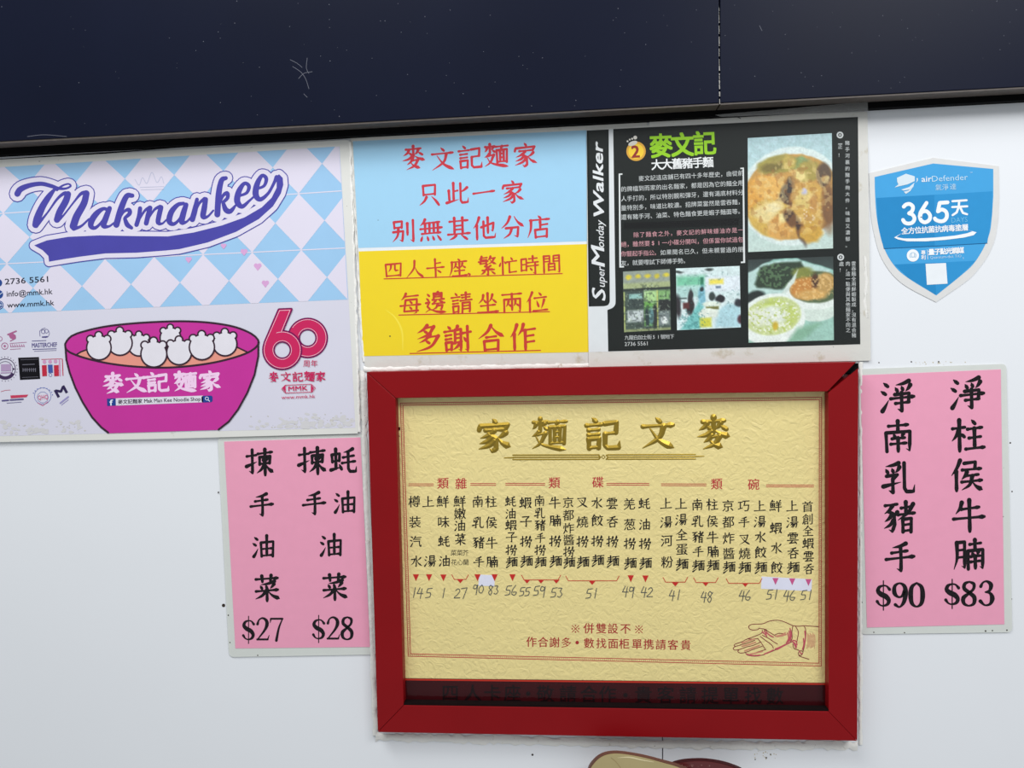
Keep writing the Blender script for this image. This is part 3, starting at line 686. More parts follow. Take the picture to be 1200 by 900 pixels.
# contact lines and small award marks on the left
ink = Ink(ZB+.0004)
latin(ink, '2736 5561', 6, 333.4, 56.5, 330.2, 6.6, bold=.012); latin(ink, 'info@mmk.hk', 8, 347.6, 61.5, 344.6, 6.4, bold=.01); latin(ink, 'www.mmk.hk', 8.5, 360.6, 63.5, 357.6, 6.0, bold=.01)
ink.build('contact_text', pm((40,42,56)), banner)
ink = Ink(ZB+.0004); ink.disc(-1.5,345,5.2); ink.disc(-1,357.5,5.2); ink.disc(-2,331.5,4.6); ink.build('contact_icon', pm((40,72,140)), banner)
ink = Ink(ZB+.0005); ink.ring(-1,357.5,1.6,2.1,n=14); ink.ring(-1,357.5,3.7,4.2,n=18); ink.line([(-5,357.5),(3.4,357.3)],.3); ink.line([(-4,343),(-1.4,346),(3.0,342.6)],.4); ink.build('icon_marks', pm((205,215,232)), banner)
ink = Ink(ZB+.0004)
latin(ink, 'MASTERCHEF', 37.5, 407.2, 66.8, 406.2, 5.0, bold=.01); ink.line([(37.5,399.6),(54,399.0)],.3); ink.line([(38.5,409.4),(52,409),(66,408.6)],.35); ink.line([(40,411.6),(66,410.6)],.2)
ink.ring(50.6,388.6,2.0,2.5,n=14); ink.ring(54.4,388.0,2.0,2.5,n=14); ink.line([(46.8,394),(46.4,388),(49.5,385.2),(53,384.4)],.25); ink.line([(49.6,395),(55.6,394.6)],.7); ink.ring(52.6,390.4,5.0,5.4,n=20,a0=-.6,a1=1.6)
ink.build('award_mark', pm((70,62,128)), banner)
ink = Ink(ZB+.0004)
ink.ring(0,397,2.2,2.8,n=16); ink.ring(5.5,405.5,3.4,4.1,n=18); ink.disc(5.5,405.5,1.4,n=8); [ink.line([(q,403.6),(q+1,406.4)],.35) for q in (12,14.4,17,19.6,22.4,25,27.6)]; ink.line([(12,406.4),(28,405.6)],.25); ink.line([(11.5,402.4),(31,401)],.25); ink.line([(12,409.4),(24,408.6)],.25)
ink.disc(14.6,394,4.6,3.4,n=7,a=.5); ink.line([(9,392),(19,388)],.8); ink.line([(12,399.6),(18,396.6)],.5)
ink.build('award_mark', pm((172,98,140)), banner)
ink = Ink(ZB+.0004); ink.poly([(21.2,419.2),(45.6,418.4),(47,444),(23.4,445.2)]); ink.build('award_mark', pm((16,14,20)), banner, 'black square award mark')
ink = Ink(ZB+.0005); ink.line([(26.5,427.4),(40.5,426.8)],.35); [ink.line([(q,431.6),(q,435.4)],.35) for q in (27,29.4,31.8,34.6,37,39.4,41.6)]; ink.line([(27,433.4),(41.6,432.8)],.25); ink.line([(24,421.6),(44.6,420.8)],.18); ink.line([(26,442.4),(44.6,441.6)],.18); ink.build('award_text', pm((120,118,130)), banner)
ink = Ink(ZB+.0004)
for x, c in ((49.0,0),(63.0,0)): ink.poly([(x,428),(x+5.6,427.7),(x+6,440.6),(x+.5,441)])
ink.line([(48.6,421.2),(72,420.4)],.3); ink.line([(73,420.6),(73.8,440)],.5); ink.build('award_mark', pm((190,44,66)), banner)
ink = Ink(ZB+.0004); ink.poly([(56,427.4),(61.4,427.2),(62,436.8),(56.6,437)]); ink.ring(59,439.4,1.6,2.1,n=12); ink.build('award_mark', pm((66,88,160)), banner)
ink = Ink(ZB+.0004); ink.disc(52,424,2.2,n=10); ink.disc(58.6,423.8,2.2,n=10); ink.disc(65,423.4,2.2,n=10); ink.line([(69.6,422),(70.4,440)],.9); ink.build('award_mark', pm((206,152,188)), banner)
ink = Ink(ZB+.0004); ink.ring(6,432.4,9.0,12.4,n=28,a0=.5,a1=2.7); ink.ring(6,432.4,11.6,12.4,n=28); ink.disc(15.6,432.4,2.0,n=3); ink.ring(6,432.4,8.6,9.1,n=24)
for i in range(24):
    t = .26*i; ink.disc(6+14.2*math.cos(t), 432.4+14.2*math.sin(t), .55, n=5)
ink.build('award_mark', pm((66,48,84)), banner)
ink = Ink(ZB+.0005); ink.poly([(1,427),(12.5,426.6),(12.8,434.6),(1.2,435)]); ink.line([(1,437),(13,436.4)],.6); ink.build('award_text', pm((176,150,184)), banner)
ink = Ink(ZB+.0004); ink.poly([(12.2,463.4),(33,462.4),(31,465.4),(12.6,466.8)]); ink.line([(1,459),(6,457.4),(12,457)],.25); ink.build('award_mark', pm((196,62,92)), banner)
ink = Ink(ZB+.0004); ink.line([(2.6,469.6),(10,469.0)],.9); ink.line([(12,468.8),(27,467.8)],.9); ink.line([(8,472.4),(25,471.2)],.3); ink.build('award_text', pm((92,84,132)), banner)
ink = Ink(ZB+.0004); ink.ring(50,464,9.6,10.1,n=14); ink.ring(50,465.6,6.4,6.8,n=10)
for i in range(9):
    t = 3.5+.33*i; ink.disc(50+11.6*math.cos(t), 464+9.6*math.sin(t), .7, n=5)
ink.build('award_mark', pm((100,116,184)), banner)
ink = Ink(ZB+.0005); latin(ink,'QHQ',44.6,468.4,56.4,467.4,5.0); ink.line([(44,472),(50,475.4),(56,470.8)],.3); ink.build('award_text', pm((208,88,130)), banner)
ink = Ink(ZB+.0004); latin(ink,'M',67.8,465.6,79,459.6,8.8,bold=.05); ink.build('award_mark', pm((48,38,78)), banner)
ink = Ink(ZB+.0004); ink.line([(70.6,472.4),(80,465.0)],.9); ink.line([(72,474.6),(80,468.4)],.4); ink.build('award_text', pm((150,142,190)), banner)
# grime along the banner's lower edge and the dark joint above it
rs = random.Random(12)
for col, n_, sc in (((208,206,206), 110, 3.2), ((196,192,182), 70, 1.0), ((140,130,112), 30, .4)):
    ink = Ink(ZB+.0002)
    for _ in range(n_):
        x = rs.choice((rs.uniform(2, 100), rs.gauss(350, 30), rs.gauss(385, 18))); x = min(412, max(1, x))
        if 118 < x < 262: continue
        y = bot_y(x) - 1.5 - abs(rs.gauss(0, 7)); ink.disc(x, min(y, bot_y(x)-2.6), sc*rs.uniform(.5,1.5), sc*rs.uniform(.3,.8), n=9, a=rs.uniform(-.5,.5))
    o = ink.build('dirt_smudges', pm(col), banner); o['kind'] = 'stuff'
ink = Ink(.0003); ink.poly([(-60,189.4),(0,186.2),(120,178.6),(225,171.6),(120,180.4),(0,188.2),(-60,192)]); ink.build('dark_joint', M_black, banner)
# faded hearts and crown printed on the banner ground
ink = Ink(ZB+.00045)
def heart(ik, x, y, s): ik.disc(x-s*.42,y-s*.2,s*.52,n=12); ik.disc(x+s*.42,y-s*.2,s*.52,n=12); ik.poly([(x-s*.9,y),(x+s*.9,y),(x,y+s*1.1)])
for x, y, s in ((286,295,4.4),(302,312,4.8),(311,332,4.6),(262,288,3.6),(221,304,4)):
    ink = Ink(ZB+.00045); heart(ink, x, y, s); ink.build('heart_print', pm((214,164,208)), banner)
ink = Ink(ZB+.00045); ink.line(spline([(158,210),(163,217),(167,208),(172,215),(178,202),(184,214),(189,207),(192,215)],2),.35); ink.line([(164,219.5),(192,218.6)],.3); ink.line([(165,222.4),(192,221.6)],.3); ink.build('crown_print', pm((190,192,212)), banner)
run('glue_edge', [(409.5,166),(413,260),(417,380),(421,506)], 1.4, ZB-.0005, M_seal, banner, 5, .6, .0008)

# ================================================================== laminated notice (blue and yellow paper)
M_lam = mat('laminate_margin', (218,216,208), rough=.35, noise=.05, nscale=25, coat=.5, bump=.25, bscale=60, dirt=[((190,180,156), .58, 40, .15), ((70,62,54), .71, 170, .02)])
M_film = clear_mat('laminating_film', .5, .12, .35, 28, milk=.008)
notice = thing('wall_notice', 'laminated notice with red Chinese writing, sky blue above and yellow below', 'notice', P(555, 430, 0.0))
ZL = .0012
slab('laminate_sheet', quad_round([(410.5,156.5),(759,141.5),(760,428),(427.5,432)], 6), .0001, ZL, M_lam, notice)
M_sky = mat('sky_blue_paper', (160,208,235), rough=.45, noise=.02, coat=.3); M_yel = mat('yellow_paper', (242,212,0), rough=.45, noise=.02, coat=.3)
ink = Ink(ZL+.0001); ink.poly([(413.5,165.6),(687.3,152.6),(688.2,286),(420.3,295)]); ink.build('white_paper', pm((232,236,238)), notice)
ink = Ink(ZL+.0002); ink.poly([(413.5,165.6),(687.3,152.6),(687.8,282.6),(419.8,290.6)]); ink.build('blue_paper', M_sky, notice)
ink = Ink(ZL+.0002); ink.poly([(420.4,294.6),(688.2,286),(689.8,412.6),(425.2,417.4)]); ink.build('yellow_paper', M_yel, notice)
M_red = mat('red_print', (204,44,60), rough=.4, noise=.05); M_red2 = mat('red_print_on_yellow', (200,52,36), rough=.4, noise=.05)
for row, sz in (((('麥',484.5,184.8),('文',518.6,186.5),('記',551,184),('麵',581.5,182.5),('家',615.6,181.2)), 29), ((('只',503,228.2),('此',536.4,226.5),('一',566.8,225),('家',600.8,224.5)), 27.5), ((('別',473,270.8),('無',505,270),('其',537.6,268),('他',567.8,267.4),('分',600.6,266.2),('店',631.4,266)), 28)):
    for ch, x, y in row:
        ink = Ink(ZL+.0003); brush(ink, ch, x, y, sz, 5.4, rot=-.03); ink.build('character', M_red, notice)
for row, sz, w_, ul in (((('四',461,316.2),('人',486,315.6),('卡',510.4,314.2),('座',537,314),('繁',571.4,311.4),('忙',595,311.6),('時',620.4,310.6),('間',646.4,309.6)), 22.5, 4.8, (450,326.8,659,320.6)),
                    ((('每',481,355.8),('邊',510.4,355),('請',541,355),('坐',571.6,355.4),('兩',600,354.6),('位',629,354)), 25.5, 4.8, (467.4,369.2,644,365.2)),
                    ((('多',501,396.4),('謝',536.5,397),('合',575.6,396),('作',613,394.8)), 32, 5.2, (480.4,414.2,633.4,410.6))):
    for ch, x, y in row:
        ink = Ink(ZL+.0003); brush(ink, ch, x, y, sz, w_*1.12, rot=-.03); ink.build('character', M_red2, notice)
    ink = Ink(ZL+.0003)
    x0, y0, x1, y1 = ul; ink.line([(x0,y0),(x1,y1)], .62)
    if sz < 23: ink.stroke([(549,320.5,1.0),(550.6,321.6,1.2),(549.6,324.4,.4)])
    ink.build('underline', M_red2, notice)
ink = Ink(ZL+.00025); ink.stroke([(a,b,w) for a,b,w in spline([(452,363,.3),(463,372,.8),(471,388,1.0),(472,410,.4)],4)], caps=6); ink.build('film_crease', pm((246,224,70)), notice)
ink = Ink(ZL+.0014)
film = Ink(ZL+.0008); film.poly(quad_round([(412,158.5),(689,145.5),(690.5,430),(428.5,431)], 5)); film.build('clear_film', M_film, notice)
run('glue_edge', [(411.6,166),(414,230),(420,330),(426,424)], 1.5, .001, M_seal, notice, 8, .7, .0006)
ink = Ink(ZL+.0003); ink.disc(457,394,.9,n=8); ink.disc(443,258,.5,n=6); ink.build('stain_specks', M_grime, notice)['kind'] = 'stuff'

# ================================================================== magazine page
mag = thing('magazine_page', 'laminated black magazine page with green Chinese headline and four printed photos', 'magazine page', P(860, 411, 0.0))
ZM = .0026
slab('laminate_sheet', quad_round([(761,141.5),(845,136.5),(1016.5,130.8),(1020.5,422.5),(690,430),(688,300),(688,152),(760.5,147)], 1.5), .0014, ZM, M_lam, mag)
M_mb = mat('magazine_black', (25,30,28), rough=.4, spec=.15, noise=.25, nscale=14, coat=.08)
W_ = pm((222,226,226))
ink = Ink(ZM+.0001); ink.poly([(687.4,152.8),(1005.4,137),(1006.5,270),(1008.2,403.4),(712,412.2),(690.4,412.6),(689,280)]); ink.build('white_paper', W_, mag)
ink = Ink(ZM+.0002); ink.poly([(687.6,153),(713.3,151.6),(714.6,352)] + spline([(714.4,354),(712.6,357.4),(708,358.8)],1.5) + [(690,359.2),(689,280)]); ink.build('black_column', M_mb, mag)
ink = Ink(ZM+.0002); ink.poly([(718.6,151.2),(1005.4,137),(1006.5,270),(1008.2,403.4),(712.8,411.8),(711.8,363.2)] + spline([(713.4,362.6),(718,360.6),(721,356.6),(721.4,350)],1.5) + [(720.6,300)]); ink.build('black_ground', M_mb, mag)
ink = Ink(ZM+.0003)
latin(ink,'S',709.5,352.6,709.0,340.0,15.0,bold=.015,italic=.3); latin(ink,'uper',708.8,336.8,708.2,313.4,8.6,bold=.006,italic=.28); latin(ink,'M',708.4,312.5,707.6,291.0,14.6,bold=.02,italic=.3)
latin(ink,'onday',708.0,290.5,707.0,259.0,8.6,bold=.006,italic=.28); latin(ink,'Walker',707.6,256.4,706.0,168.0,11.6,bold=.03,italic=.3)
ink.build('magazine_title', pm((226,228,228)), mag)
ink = Ink(ZM+.0003); ink.disc(745.4,177.2,11.4,n=26); ink.build('badge', pm((222,168,66)), mag)
ink = Ink(ZM+.0004); ink.disc(745.4,177.2,9.0,n=24); ink.build('badge_centre', pm((246,208,60)), mag)
ink = Ink(ZM+.0005); latin(ink,'2',740.6,184.6,749.4,184.2,13.4,bold=.03); ink.build('badge_number', pm((150,50,44)), mag)
ink = Ink(ZM+.0006); ink.disc(741.6,168.0,5.6,2.6,n=14,a=-.35); ink.disc(735.4,165.6,1.1); ink.disc(738.0,163.6,1.1); ink.disc(740.8,162.6,1.2); ink.disc(744.4,161.2,2.2); ink.build('badge_foot', pm((214,210,200)), mag)
ink = Ink(ZM+.0003)
for ch, x, y in (('麥',774.6,171.4),('文',799.6,170.2),('記',825.8,168.4)): han(ink, ch, x, y, 26.5, bold=.026, rot=-.04, sy=1.06)
ink.build('headline', pm((150,206,36)), mag)
ink = Ink(ZM+.00026); ink.poly([(731,261),(780,259.5),(866,255.5),(866,264),(800,266.5),(731,268.5)]); ink.build('black_smear', pm((12,14,15)), mag)
ink = Ink(ZM+.0003); han_row(ink, '大大舊豬手麵', 769.6, 193.2, 829.8, 190.2, 12.6, bold=.02, rot=-.05); ink.build('headline', pm((232,234,232)), mag, 'white headline under the green one')
BT = (('　　　麥文記這店舖已有四十多年歷史，由從前',731,210.4,868,203.0),('的牌檔到而家的出名麵家，都是因為它的麵全用',731,221.8,868,214.6),('人手打的，所以特別靚和彈牙，還有湯底材料分',731,233.0,868,225.6),('量特別多，味道比較濃。招牌菜當然是雲吞麵，',731,243.9,868,236.6),('還有豬手河、油菜、特色麵食更是蝦子麵面等。',731,254.6,868,247.6))
ink = Ink(ZM+.0003)
for t, x0, y0, x1, y1 in BT: han_row(ink, t.replace('　',' '), x0, y0, x1, y1, 6.5, bold=.004, rot=-.04)
han_row(ink, '如果聞名已久，但未親嘗過的朋', 777, 296.0, 868, 292.4, 6.5, bold=.004, rot=-.03); han_row(ink, '友，就要嚟試下師傅手勢。', 731, 308.4, 804, 305.6, 6.5, bold=.004, rot=-.03)
han_row(ink, '九龍白加士街51號地下', 734.6, 395.8, 787.4, 394.4, 5.6, bold=.002); latin(ink, '2736 5561', 732, 405.4, 759, 404.6, 4.4)
ink.build('article_text', pm((206,210,208)), mag)
ink = Ink(ZM+.0003)
han_row(ink, '除了麵食之外，麥文記的鮮味蠔油亦是一', 745.5, 275.4, 868, 269.6, 6.4, bold=.004, rot=-.04); han_row(ink, '絕，雖然要$1一小碟分開叫，但係當你試過包', 731, 286.6, 868, 280.8, 6.5, bold=.004, rot=-.03); han_row(ink, '你豎起手指公。', 731, 297.6, 770, 296.2, 6.5, bold=.004, rot=-.03)
ink.build('article_text', pm((214,158,164)), mag, 'pink tinted article lines')
ink = Ink(ZM+.0003)
for x, ys in ((726.2,(203.4,313.4)),): ink.poly([(725.0,ys[0]),(729.4,ys[0]-.2),(729.4,ys[0]+1.4),(726.8,ys[0]+1.5),(727.8,ys[1]-1.6),(731.2,ys[1]-1.7),(731.2,ys[1]),(725.8,ys[1]+.1)])
ink.build('bracket_print', pm((222,226,224)), mag); ink = Ink(ZM+.0003)
ink.poly([(867.6,196.6),(871.8,196.4),(873.2,308.0),(868.2,308.4),(868.2,306.6),(871.0,306.4),(870.2,198),(867.6,198.1)])
ink.build('bracket_print', pm((222,226,224)), mag)
vy = lambda t, x, y0, y1, s: [han(ink, c, x+(i*(y1-y0)/max(1,len(t)-1))*.004, y0+i*(y1-y0)/max(1,len(t)-1), s*.92) for i, c in enumerate(t)]
ink = Ink(ZM+.0003)
vy('豬手河裏的豬手夠大件，味道又濃郁。', 993, 167.6, 287.6, 5.9); vy('正！', 984.6, 172, 182, 5.9); ink.line([(982.4,168.6),(987,168.4)],.3)
vy('雲吞麵全用鮮蝦製成，沒有混合豬', 1000.4, 309, 393, 5.9); vy('肉，這一點便與其他麵家不同之', 993.6, 309, 387, 5.9); vy('處！', 986, 309.4, 316.6, 5.9)
ink.ring(984.4,158.2,2.2,4.0,n=18); ink.disc(984.4,158.2,1.4,n=4); ink.ring(985.2,301.4,2.2,4.0,n=18); ink.disc(985.2,301.4,1.4,n=4)
ink.build('caption_text', pm((206,210,208)), mag)
zp = ZM+.0003
photo('printed_photo', ((730,318.2),(785,315.2),(786.2,386.4),(731.4,389.4)), [('bg',(70,86,76)),('box',0,0,1,.28,(150,160,146),.03),('box',0,.2,1,.30,(168,180,130),.04),
  *[('ell',.12+.2*i,.10,.06,.035,(216,200,60),.04,0) for i in range(5)], ('box',0,.29,1,.33,(40,50,44),.02),('box',.1,.34,.42,.62,(60,74,70),.02),('box',.12,.38,.40,.46,(150,196,186),.03),('box',.08,.65,.42,.84,(196,206,204),.04),
  ('box',.44,.34,.72,.52,(170,208,140),.04),('box',.74,.34,1,.50,(130,176,110),.04),('box',.44,.52,.70,.92,(110,170,80),.03),('ell',.5,.78,.05,.18,(40,60,60),.03,0),('ell',.66,.76,.07,.2,(44,48,46),.03,0),('ell',.58,.76,.05,.15,(96,140,140),.03,0),
  ('box',.76,.5,1,.68,(34,38,36),.02),('box',.74,.68,.98,.92,(120,132,130),.04),('ell',.86,.84,.06,.06,(224,230,226),.03,0),('box',.71,.34,.735,1,(196,206,110),.02),('box',0,.34,.03,1,(188,200,120),.02),('box',0,.96,1,1,(150,160,110),.03),('spk',.5,.62,.6,.4,2.6,.68,(30,40,38),.4),('spk',.5,.62,.6,.4,2.4,.8,(210,230,200),.4)], zp, mag, 70, 3)
photo('printed_photo', ((792,314.6),(866.8,311.6),(868.2,383.6),(793.4,387)), [('bg',(214,232,230)),('box',0,.13,.45,.30,(120,196,160),.08),('box',.38,.16,.43,.36,(40,120,90),.02),('box',0,.30,.42,.48,(176,214,206),.06),('box',.46,.16,1,.40,(224,234,238),.04),('box',.52,.2,.74,.28,(236,220,90),.04),('box',.62,.31,.7,.35,(110,130,150),.02),
  ('ell',.04,.06,.07,.02,(50,60,56),.02,0),('ell',.52,.04,.05,.02,(50,60,56),.02,0),('poly',[(.06,1),(.34,.56),(.44,.56),(.36,1)],(120,196,190),.04),('ell',.22,.46,.035,.11,(44,44,46),.02,0),('ell',.22,.62,.05,.14,(40,30,32),.02,10),('ell',.40,.46,.055,.16,(130,190,206),.03,0),('ell',.40,.35,.03,.04,(34,50,52),.02,0),('ell',.57,.47,.05,.07,(50,60,58),.02,0),('ell',.69,.52,.075,.06,(28,26,32),.02,0),
  ('ell',.54,.60,.14,.05,(226,236,220),.02,0),('box',.46,.64,.66,.69,(110,110,50),.03),('ell',.52,.75,.19,.08,(228,236,222),.02,0),('box',.36,.82,.54,.97,(206,206,70),.04),('poly',[(.6,.98),(.66,.7),(.8,.6),(1,.62),(1,1)],(176,214,220),.05),('box',.1,.56,.2,.66,(90,40,40),.03),('ell',.02,.62,.05,.18,(44,40,44),.03,0),('ell',.98,.6,.07,.06,(40,40,48),.03,0),('ell',1,.86,.05,.07,(70,30,40),.03,0),('box',.03,.48,.16,.5,(40,60,56),.02),
  ('spk',.25,.85,.22,.16,1.8,.62,(60,130,130),.45),('spk',.5,.5,.5,.5,2.4,.84,(60,110,110),.35)], zp, mag, 84, 7)
photo('printed_photo', ((876.2,161.8),(974.8,156.0),(976.2,291),(876.8,295.4)), [('grad',(172,204,206),(196,216,206)),('spk',.5,.15,.6,.2,6,.5,(190,216,220),.5),('ell',.52,.53,.62,.43,(216,230,224),.02,0),('ell',.52,.535,.57,.375,(196,150,74),.02,0),('ell',.6,.24,.14,.05,(120,160,104),.04,0),
  ('ell',.36,.25,.25,.08,(158,146,66),.03,-8),('ell',.3,.27,.14,.04,(120,106,44),.03,-8),('ell',.50,.23,.08,.06,(190,168,80),.03,30),('ell',.72,.32,.15,.09,(168,150,70),.03,0),('ell',.9,.36,.09,.10,(90,70,50),.03,0),('ell',.92,.40,.04,.03,(210,190,130),.02,0),('ell',.20,.52,.26,.18,(218,160,66),.03,20),('ell',.26,.45,.2,.1,(226,176,88),.04,10),('ell',.46,.48,.07,.12,(58,48,42),.03,18),('ell',.42,.60,.10,.05,(80,54,36),.03,20),
  ('ell',.30,.72,.30,.16,(206,170,78),.03,20),('ell',.2,.68,.16,.06,(226,206,140),.04,15),('ell',.38,.8,.16,.10,(216,164,84),.04,20),('ell',.72,.62,.20,.20,(206,164,78),.03,0),('ell',.66,.56,.12,.08,(216,190,110),.04,0),('ell',.95,.64,.08,.20,(124,86,50),.05,0),('ell',.66,.50,.03,.03,(190,190,220),.03,0),('ell',.30,.62,.10,.05,(236,222,170),.05,20),('ell',.62,.36,.08,.04,(222,206,130),.04,0),('ell',.42,.72,.05,.04,(236,220,150),.04,0),('ell',.78,.60,.05,.09,(190,140,70),.04,0),('ell',.62,.84,.05,.12,(64,40,30),.03,-20),('ell',.74,.86,.14,.08,(204,160,62),.04,0),('ell',.5,.72,.06,.08,(80,54,34),.03,-30),
  ('spk',.5,.55,.5,.34,4.5,.62,(232,206,140),.4),('spk',.5,.55,.5,.34,5.4,.68,(160,104,44),.4),('spk',.7,.70,.10,.08,2.6,.66,(236,220,190),.6),('spk',.3,.6,.2,.12,3,.66,(236,216,150),.4)], zp, mag, 110, 11, .08)
photo('printed_photo', ((876.6,304.4),(976.4,300.4),(977.2,398.6),(877.2,401.6)), [('grad',(40,52,50),(160,198,182)),('poly',[(0,.62),(0,.28),(.15,.08),(.3,.0),(.56,.0),(1,.16),(1,.34),(.6,.5)],(150,198,184),.02),('poly',[(0,1),(0,.42),(1,.3),(1,1)],(158,200,184),.04),('poly',[(0,.16),(.18,.06),(.34,.03),(.58,.02),(.96,.16),(.9,.3),(.4,.44),(0,.42)],(186,216,208),.02),
  ('poly',[(.08,.3),(.14,.1),(.3,.06),(.62,.04),(.66,.14),(.4,.38),(.1,.34)],(40,58,40),.03),('spk',.36,.2,.26,.15,2.4,.62,(96,130,90),.7),('ell',.08,.46,.12,.08,(26,36,34),.03,0),('ell',.80,.50,.33,.27,(214,228,216),.015,0),('ell',.80,.40,.37,.23,(232,240,232),.015,0),('ell',.80,.36,.31,.19,(86,104,70),.02,0),('ell',.66,.36,.17,.14,(196,134,62),.03,0),('ell',.90,.32,.12,.12,(188,150,84),.03,0),('ell',.74,.45,.18,.06,(210,166,92),.03,0),('ell',.78,.28,.04,.08,(80,50,30),.03,0),('ell',.64,.18,.12,.06,(128,134,60),.04,0),('spk',.78,.36,.28,.16,2.2,.64,(232,196,130),.6),
  ('poly',[(.4,.42),(.5,.2),(.62,.12),(.66,.16),(.54,.3),(.48,.5),(.36,.48)],(210,224,214),.02),('ell',.28,.73,.39,.31,(232,240,232),.015,-8),('ell',.29,.69,.33,.23,(202,214,150),.02,-8),('ell',.30,.58,.12,.1,(190,206,110),.05,0),('ell',.5,.7,.08,.1,(196,210,120),.05,0),('ell',.3,.68,.15,.12,(224,232,216),.06,0),('ell',.12,.7,.12,.1,(222,228,206),.06,0),('spk',.29,.69,.31,.21,2.2,.66,(184,200,96),.7),('spk',.29,.69,.31,.21,2.2,.72,(240,244,230),.8),('ell',.32,.8,.035,.05,(206,176,50),.03,0),
  ('poly',[(.46,1.0),(.58,.84),(.8,.78),(.86,.80),(.62,1.0)],(134,180,152),.06)], zp, mag, 110, 15, .08)
film = Ink(.0122); film.poly([(838,134.5),(925,127),(1016.8,118.8),(1017.2,130.5),(845,137)]); film.build('loose_film_edge', clear_mat('loose_film', 2.0, .25, .5, 40, milk=.2), mag)
film = Ink(ZM+.0012); film.poly(quad_round([(764,143),(845,138),(1015.5,132),(1019.0,421),(692,428),(690,150),(763,146)], 2)); film.build('clear_film', M_film, mag)
ink = Ink(ZM+.0007); ink.line(spline([(762,138),(790,138.5),(812,138),(824,134.5),(838,131.4)],4),.55); ink.line(spline([(845,133),(852,136.4),(858,134.2),(868,139)],3),.4); ink.build('grime_line', M_grime, mag)
run('glue_edge', [(700,427.5),(800,424.5),(900,422),(1014,421)], 1.6, ZM-.001, M_seal, mag, 9, .7, .0006)
run('glue_smear', [(1013,300),(1016,330),(1014,352),(1017,372)], 1.6, ZM, M_seal, mag, 10, .7, .0006)

# ================================================================== shield sticker
shield = thing('shield_sticker', 'blue shield-shaped sticker with white rim reading 365 on white wall', 'sticker', P(1096, 354, 0.0))
M_rim = mat('sticker_rim', (218,217,214), rough=.5, noise=.06, nscale=90, dirt=[((150,130,112), .70, 60, .1)])
OUT = [(1093.4,184.8),(1170.6,194.6),(1171.2,230),(1170,256)] + spline([(1170,256),(1167,276),(1160,295),(1149,312),(1133,329),(1096.8,354)],5)[1:] + spline([(1096.8,354),(1066,338),(1050,326),(1038,311),(1029,292),(1022,262),(1019.6,235),(1018.2,203)],5)[1:]
INN = [(1093.6,191.6),(1164.0,198.0),(1164,230),(1162.6,252)] + spline([(1162.6,252),(1160,272),(1153,290),(1141,309),(1126,323),(1097.2,346.2)],5)[1:] + spline([(1097.2,346.2),(1063,325),(1047,310),(1035,288),(1028,258),(1025.6,230),(1025.0,207.4)],5)[1:]
ZS = .0007
slab('rim_sheet', OUT, .0001, ZS, M_rim, shield)
ink = Ink(ZS+.0001); ink.poly(INN); ink.build('blue_field', pm((70,162,218)), shield)
ink = Ink(ZS+.0002); ink.poly([(1027,232),(1095,228.2),(1095.4,288.2),(1035.6,291),(1029,262)]); ink.poly([(1048,310),(1096,307.8),(1097,345.4),(1064,325)]); ink.build('dark_band', pm((40,136,194)), shield)
ink = Ink(ZS+.0002); ink.poly([(1095,228.2),(1163.0,224.2),(1162.4,250),(1157,284.6),(1095.4,288.2)]); ink.poly([(1096,307.8),(1143,305.6),(1125,323),(1097,345.4)]); ink.build('dark_band', pm((50,146,204)), shield)
ink = Ink(ZS+.0003); ink.line([(1036,291.4),(1096,288.4),(1157,285)],.35); ink.build('band_line', pm((22,86,136)), shield)
S9 = lambda x, y: (1030+x/9, 190+y/9)
ink = Ink(ZS+.0004)
latin(ink,'air',*S9(450,208),*S9(556,204),6.6,bold=.008)
for ch, x in (('3',0),('6',1),('5',2)): pass
def seg(pts, w): ink.stroke([(*S9(x,y), w/9) for x, y in spline(pts, 8)], caps=12)
seg([(262,470),(285,448),(325,442),(358,470),(350,515),(318,540)],20); seg([(318,540),(355,555),(375,595),(355,635),(315,648),(275,638),(254,610)],20)
seg([(502,430),(470,480),(440,530),(430,575)],20); seg([(432,580),(450,530),(500,518),(538,560),(530,610),(485,635),(445,615),(432,580)],20)
ink.line([S9(725,424),S9(640,430),S9(622,520)],20/9); seg([(622,520),(665,500),(708,525),(716,575),(690,615),(645,624),(600,608),(590,594)],20)
ink.line([S9(775,412),S9(925,402)],12/9*.95); ink.line([S9(772,474),S9(932,466)],1.25); ink.stroke([(*S9(846,410),1.35),(*S9(842,470),1.35),(*S9(820,530),1.35),(*S9(776,560),1.2)]); ink.stroke([(*S9(856,475),1.35),(*S9(885,535),1.35),(*S9(930,550),1.2)])
han_row(ink,'全方位抗菌抗病毒塗層',1060.2,270.8,1131.0,266.6,7.9,bold=.02,rot=-.06)
ink.poly([S9(*p) for p in ((160,795),(240,750),(185,790),(260,805),(400,805),(600,795),(800,775),(930,750),(985,730),(940,715),(1030,740),(1000,770),(900,795),(700,820),(500,835),(300,835),(200,815))])
han_row(ink,'量子點光觸媒',1091.5,295.4,1126,293.4,7.4,bold=.03,rot=-.05)
ink.disc(1069.8,299.4,7.2,n=26); han(ink,'專',1082,296,5.4,bold=.02); han(ink,'利',1082.2,301.6,5.4,bold=.02); ink.line([(1086.6,292.6),(1087.2,303.8)],.25)
ink.build('white_lettering', pm((240,242,244)), shield)
ink = Ink(ZS+.0005); ink.ring(1069.8,299.6,3.4,4.0,n=18,a0=2.4,a1=7.0); ink.line([(1068,296.4),(1068,301.2),(1072,301.0),(1071.6,297.6)],.35); ink.build('emblem_lines', pm((150,190,214)), shield)
ink = Ink(ZS+.0004)
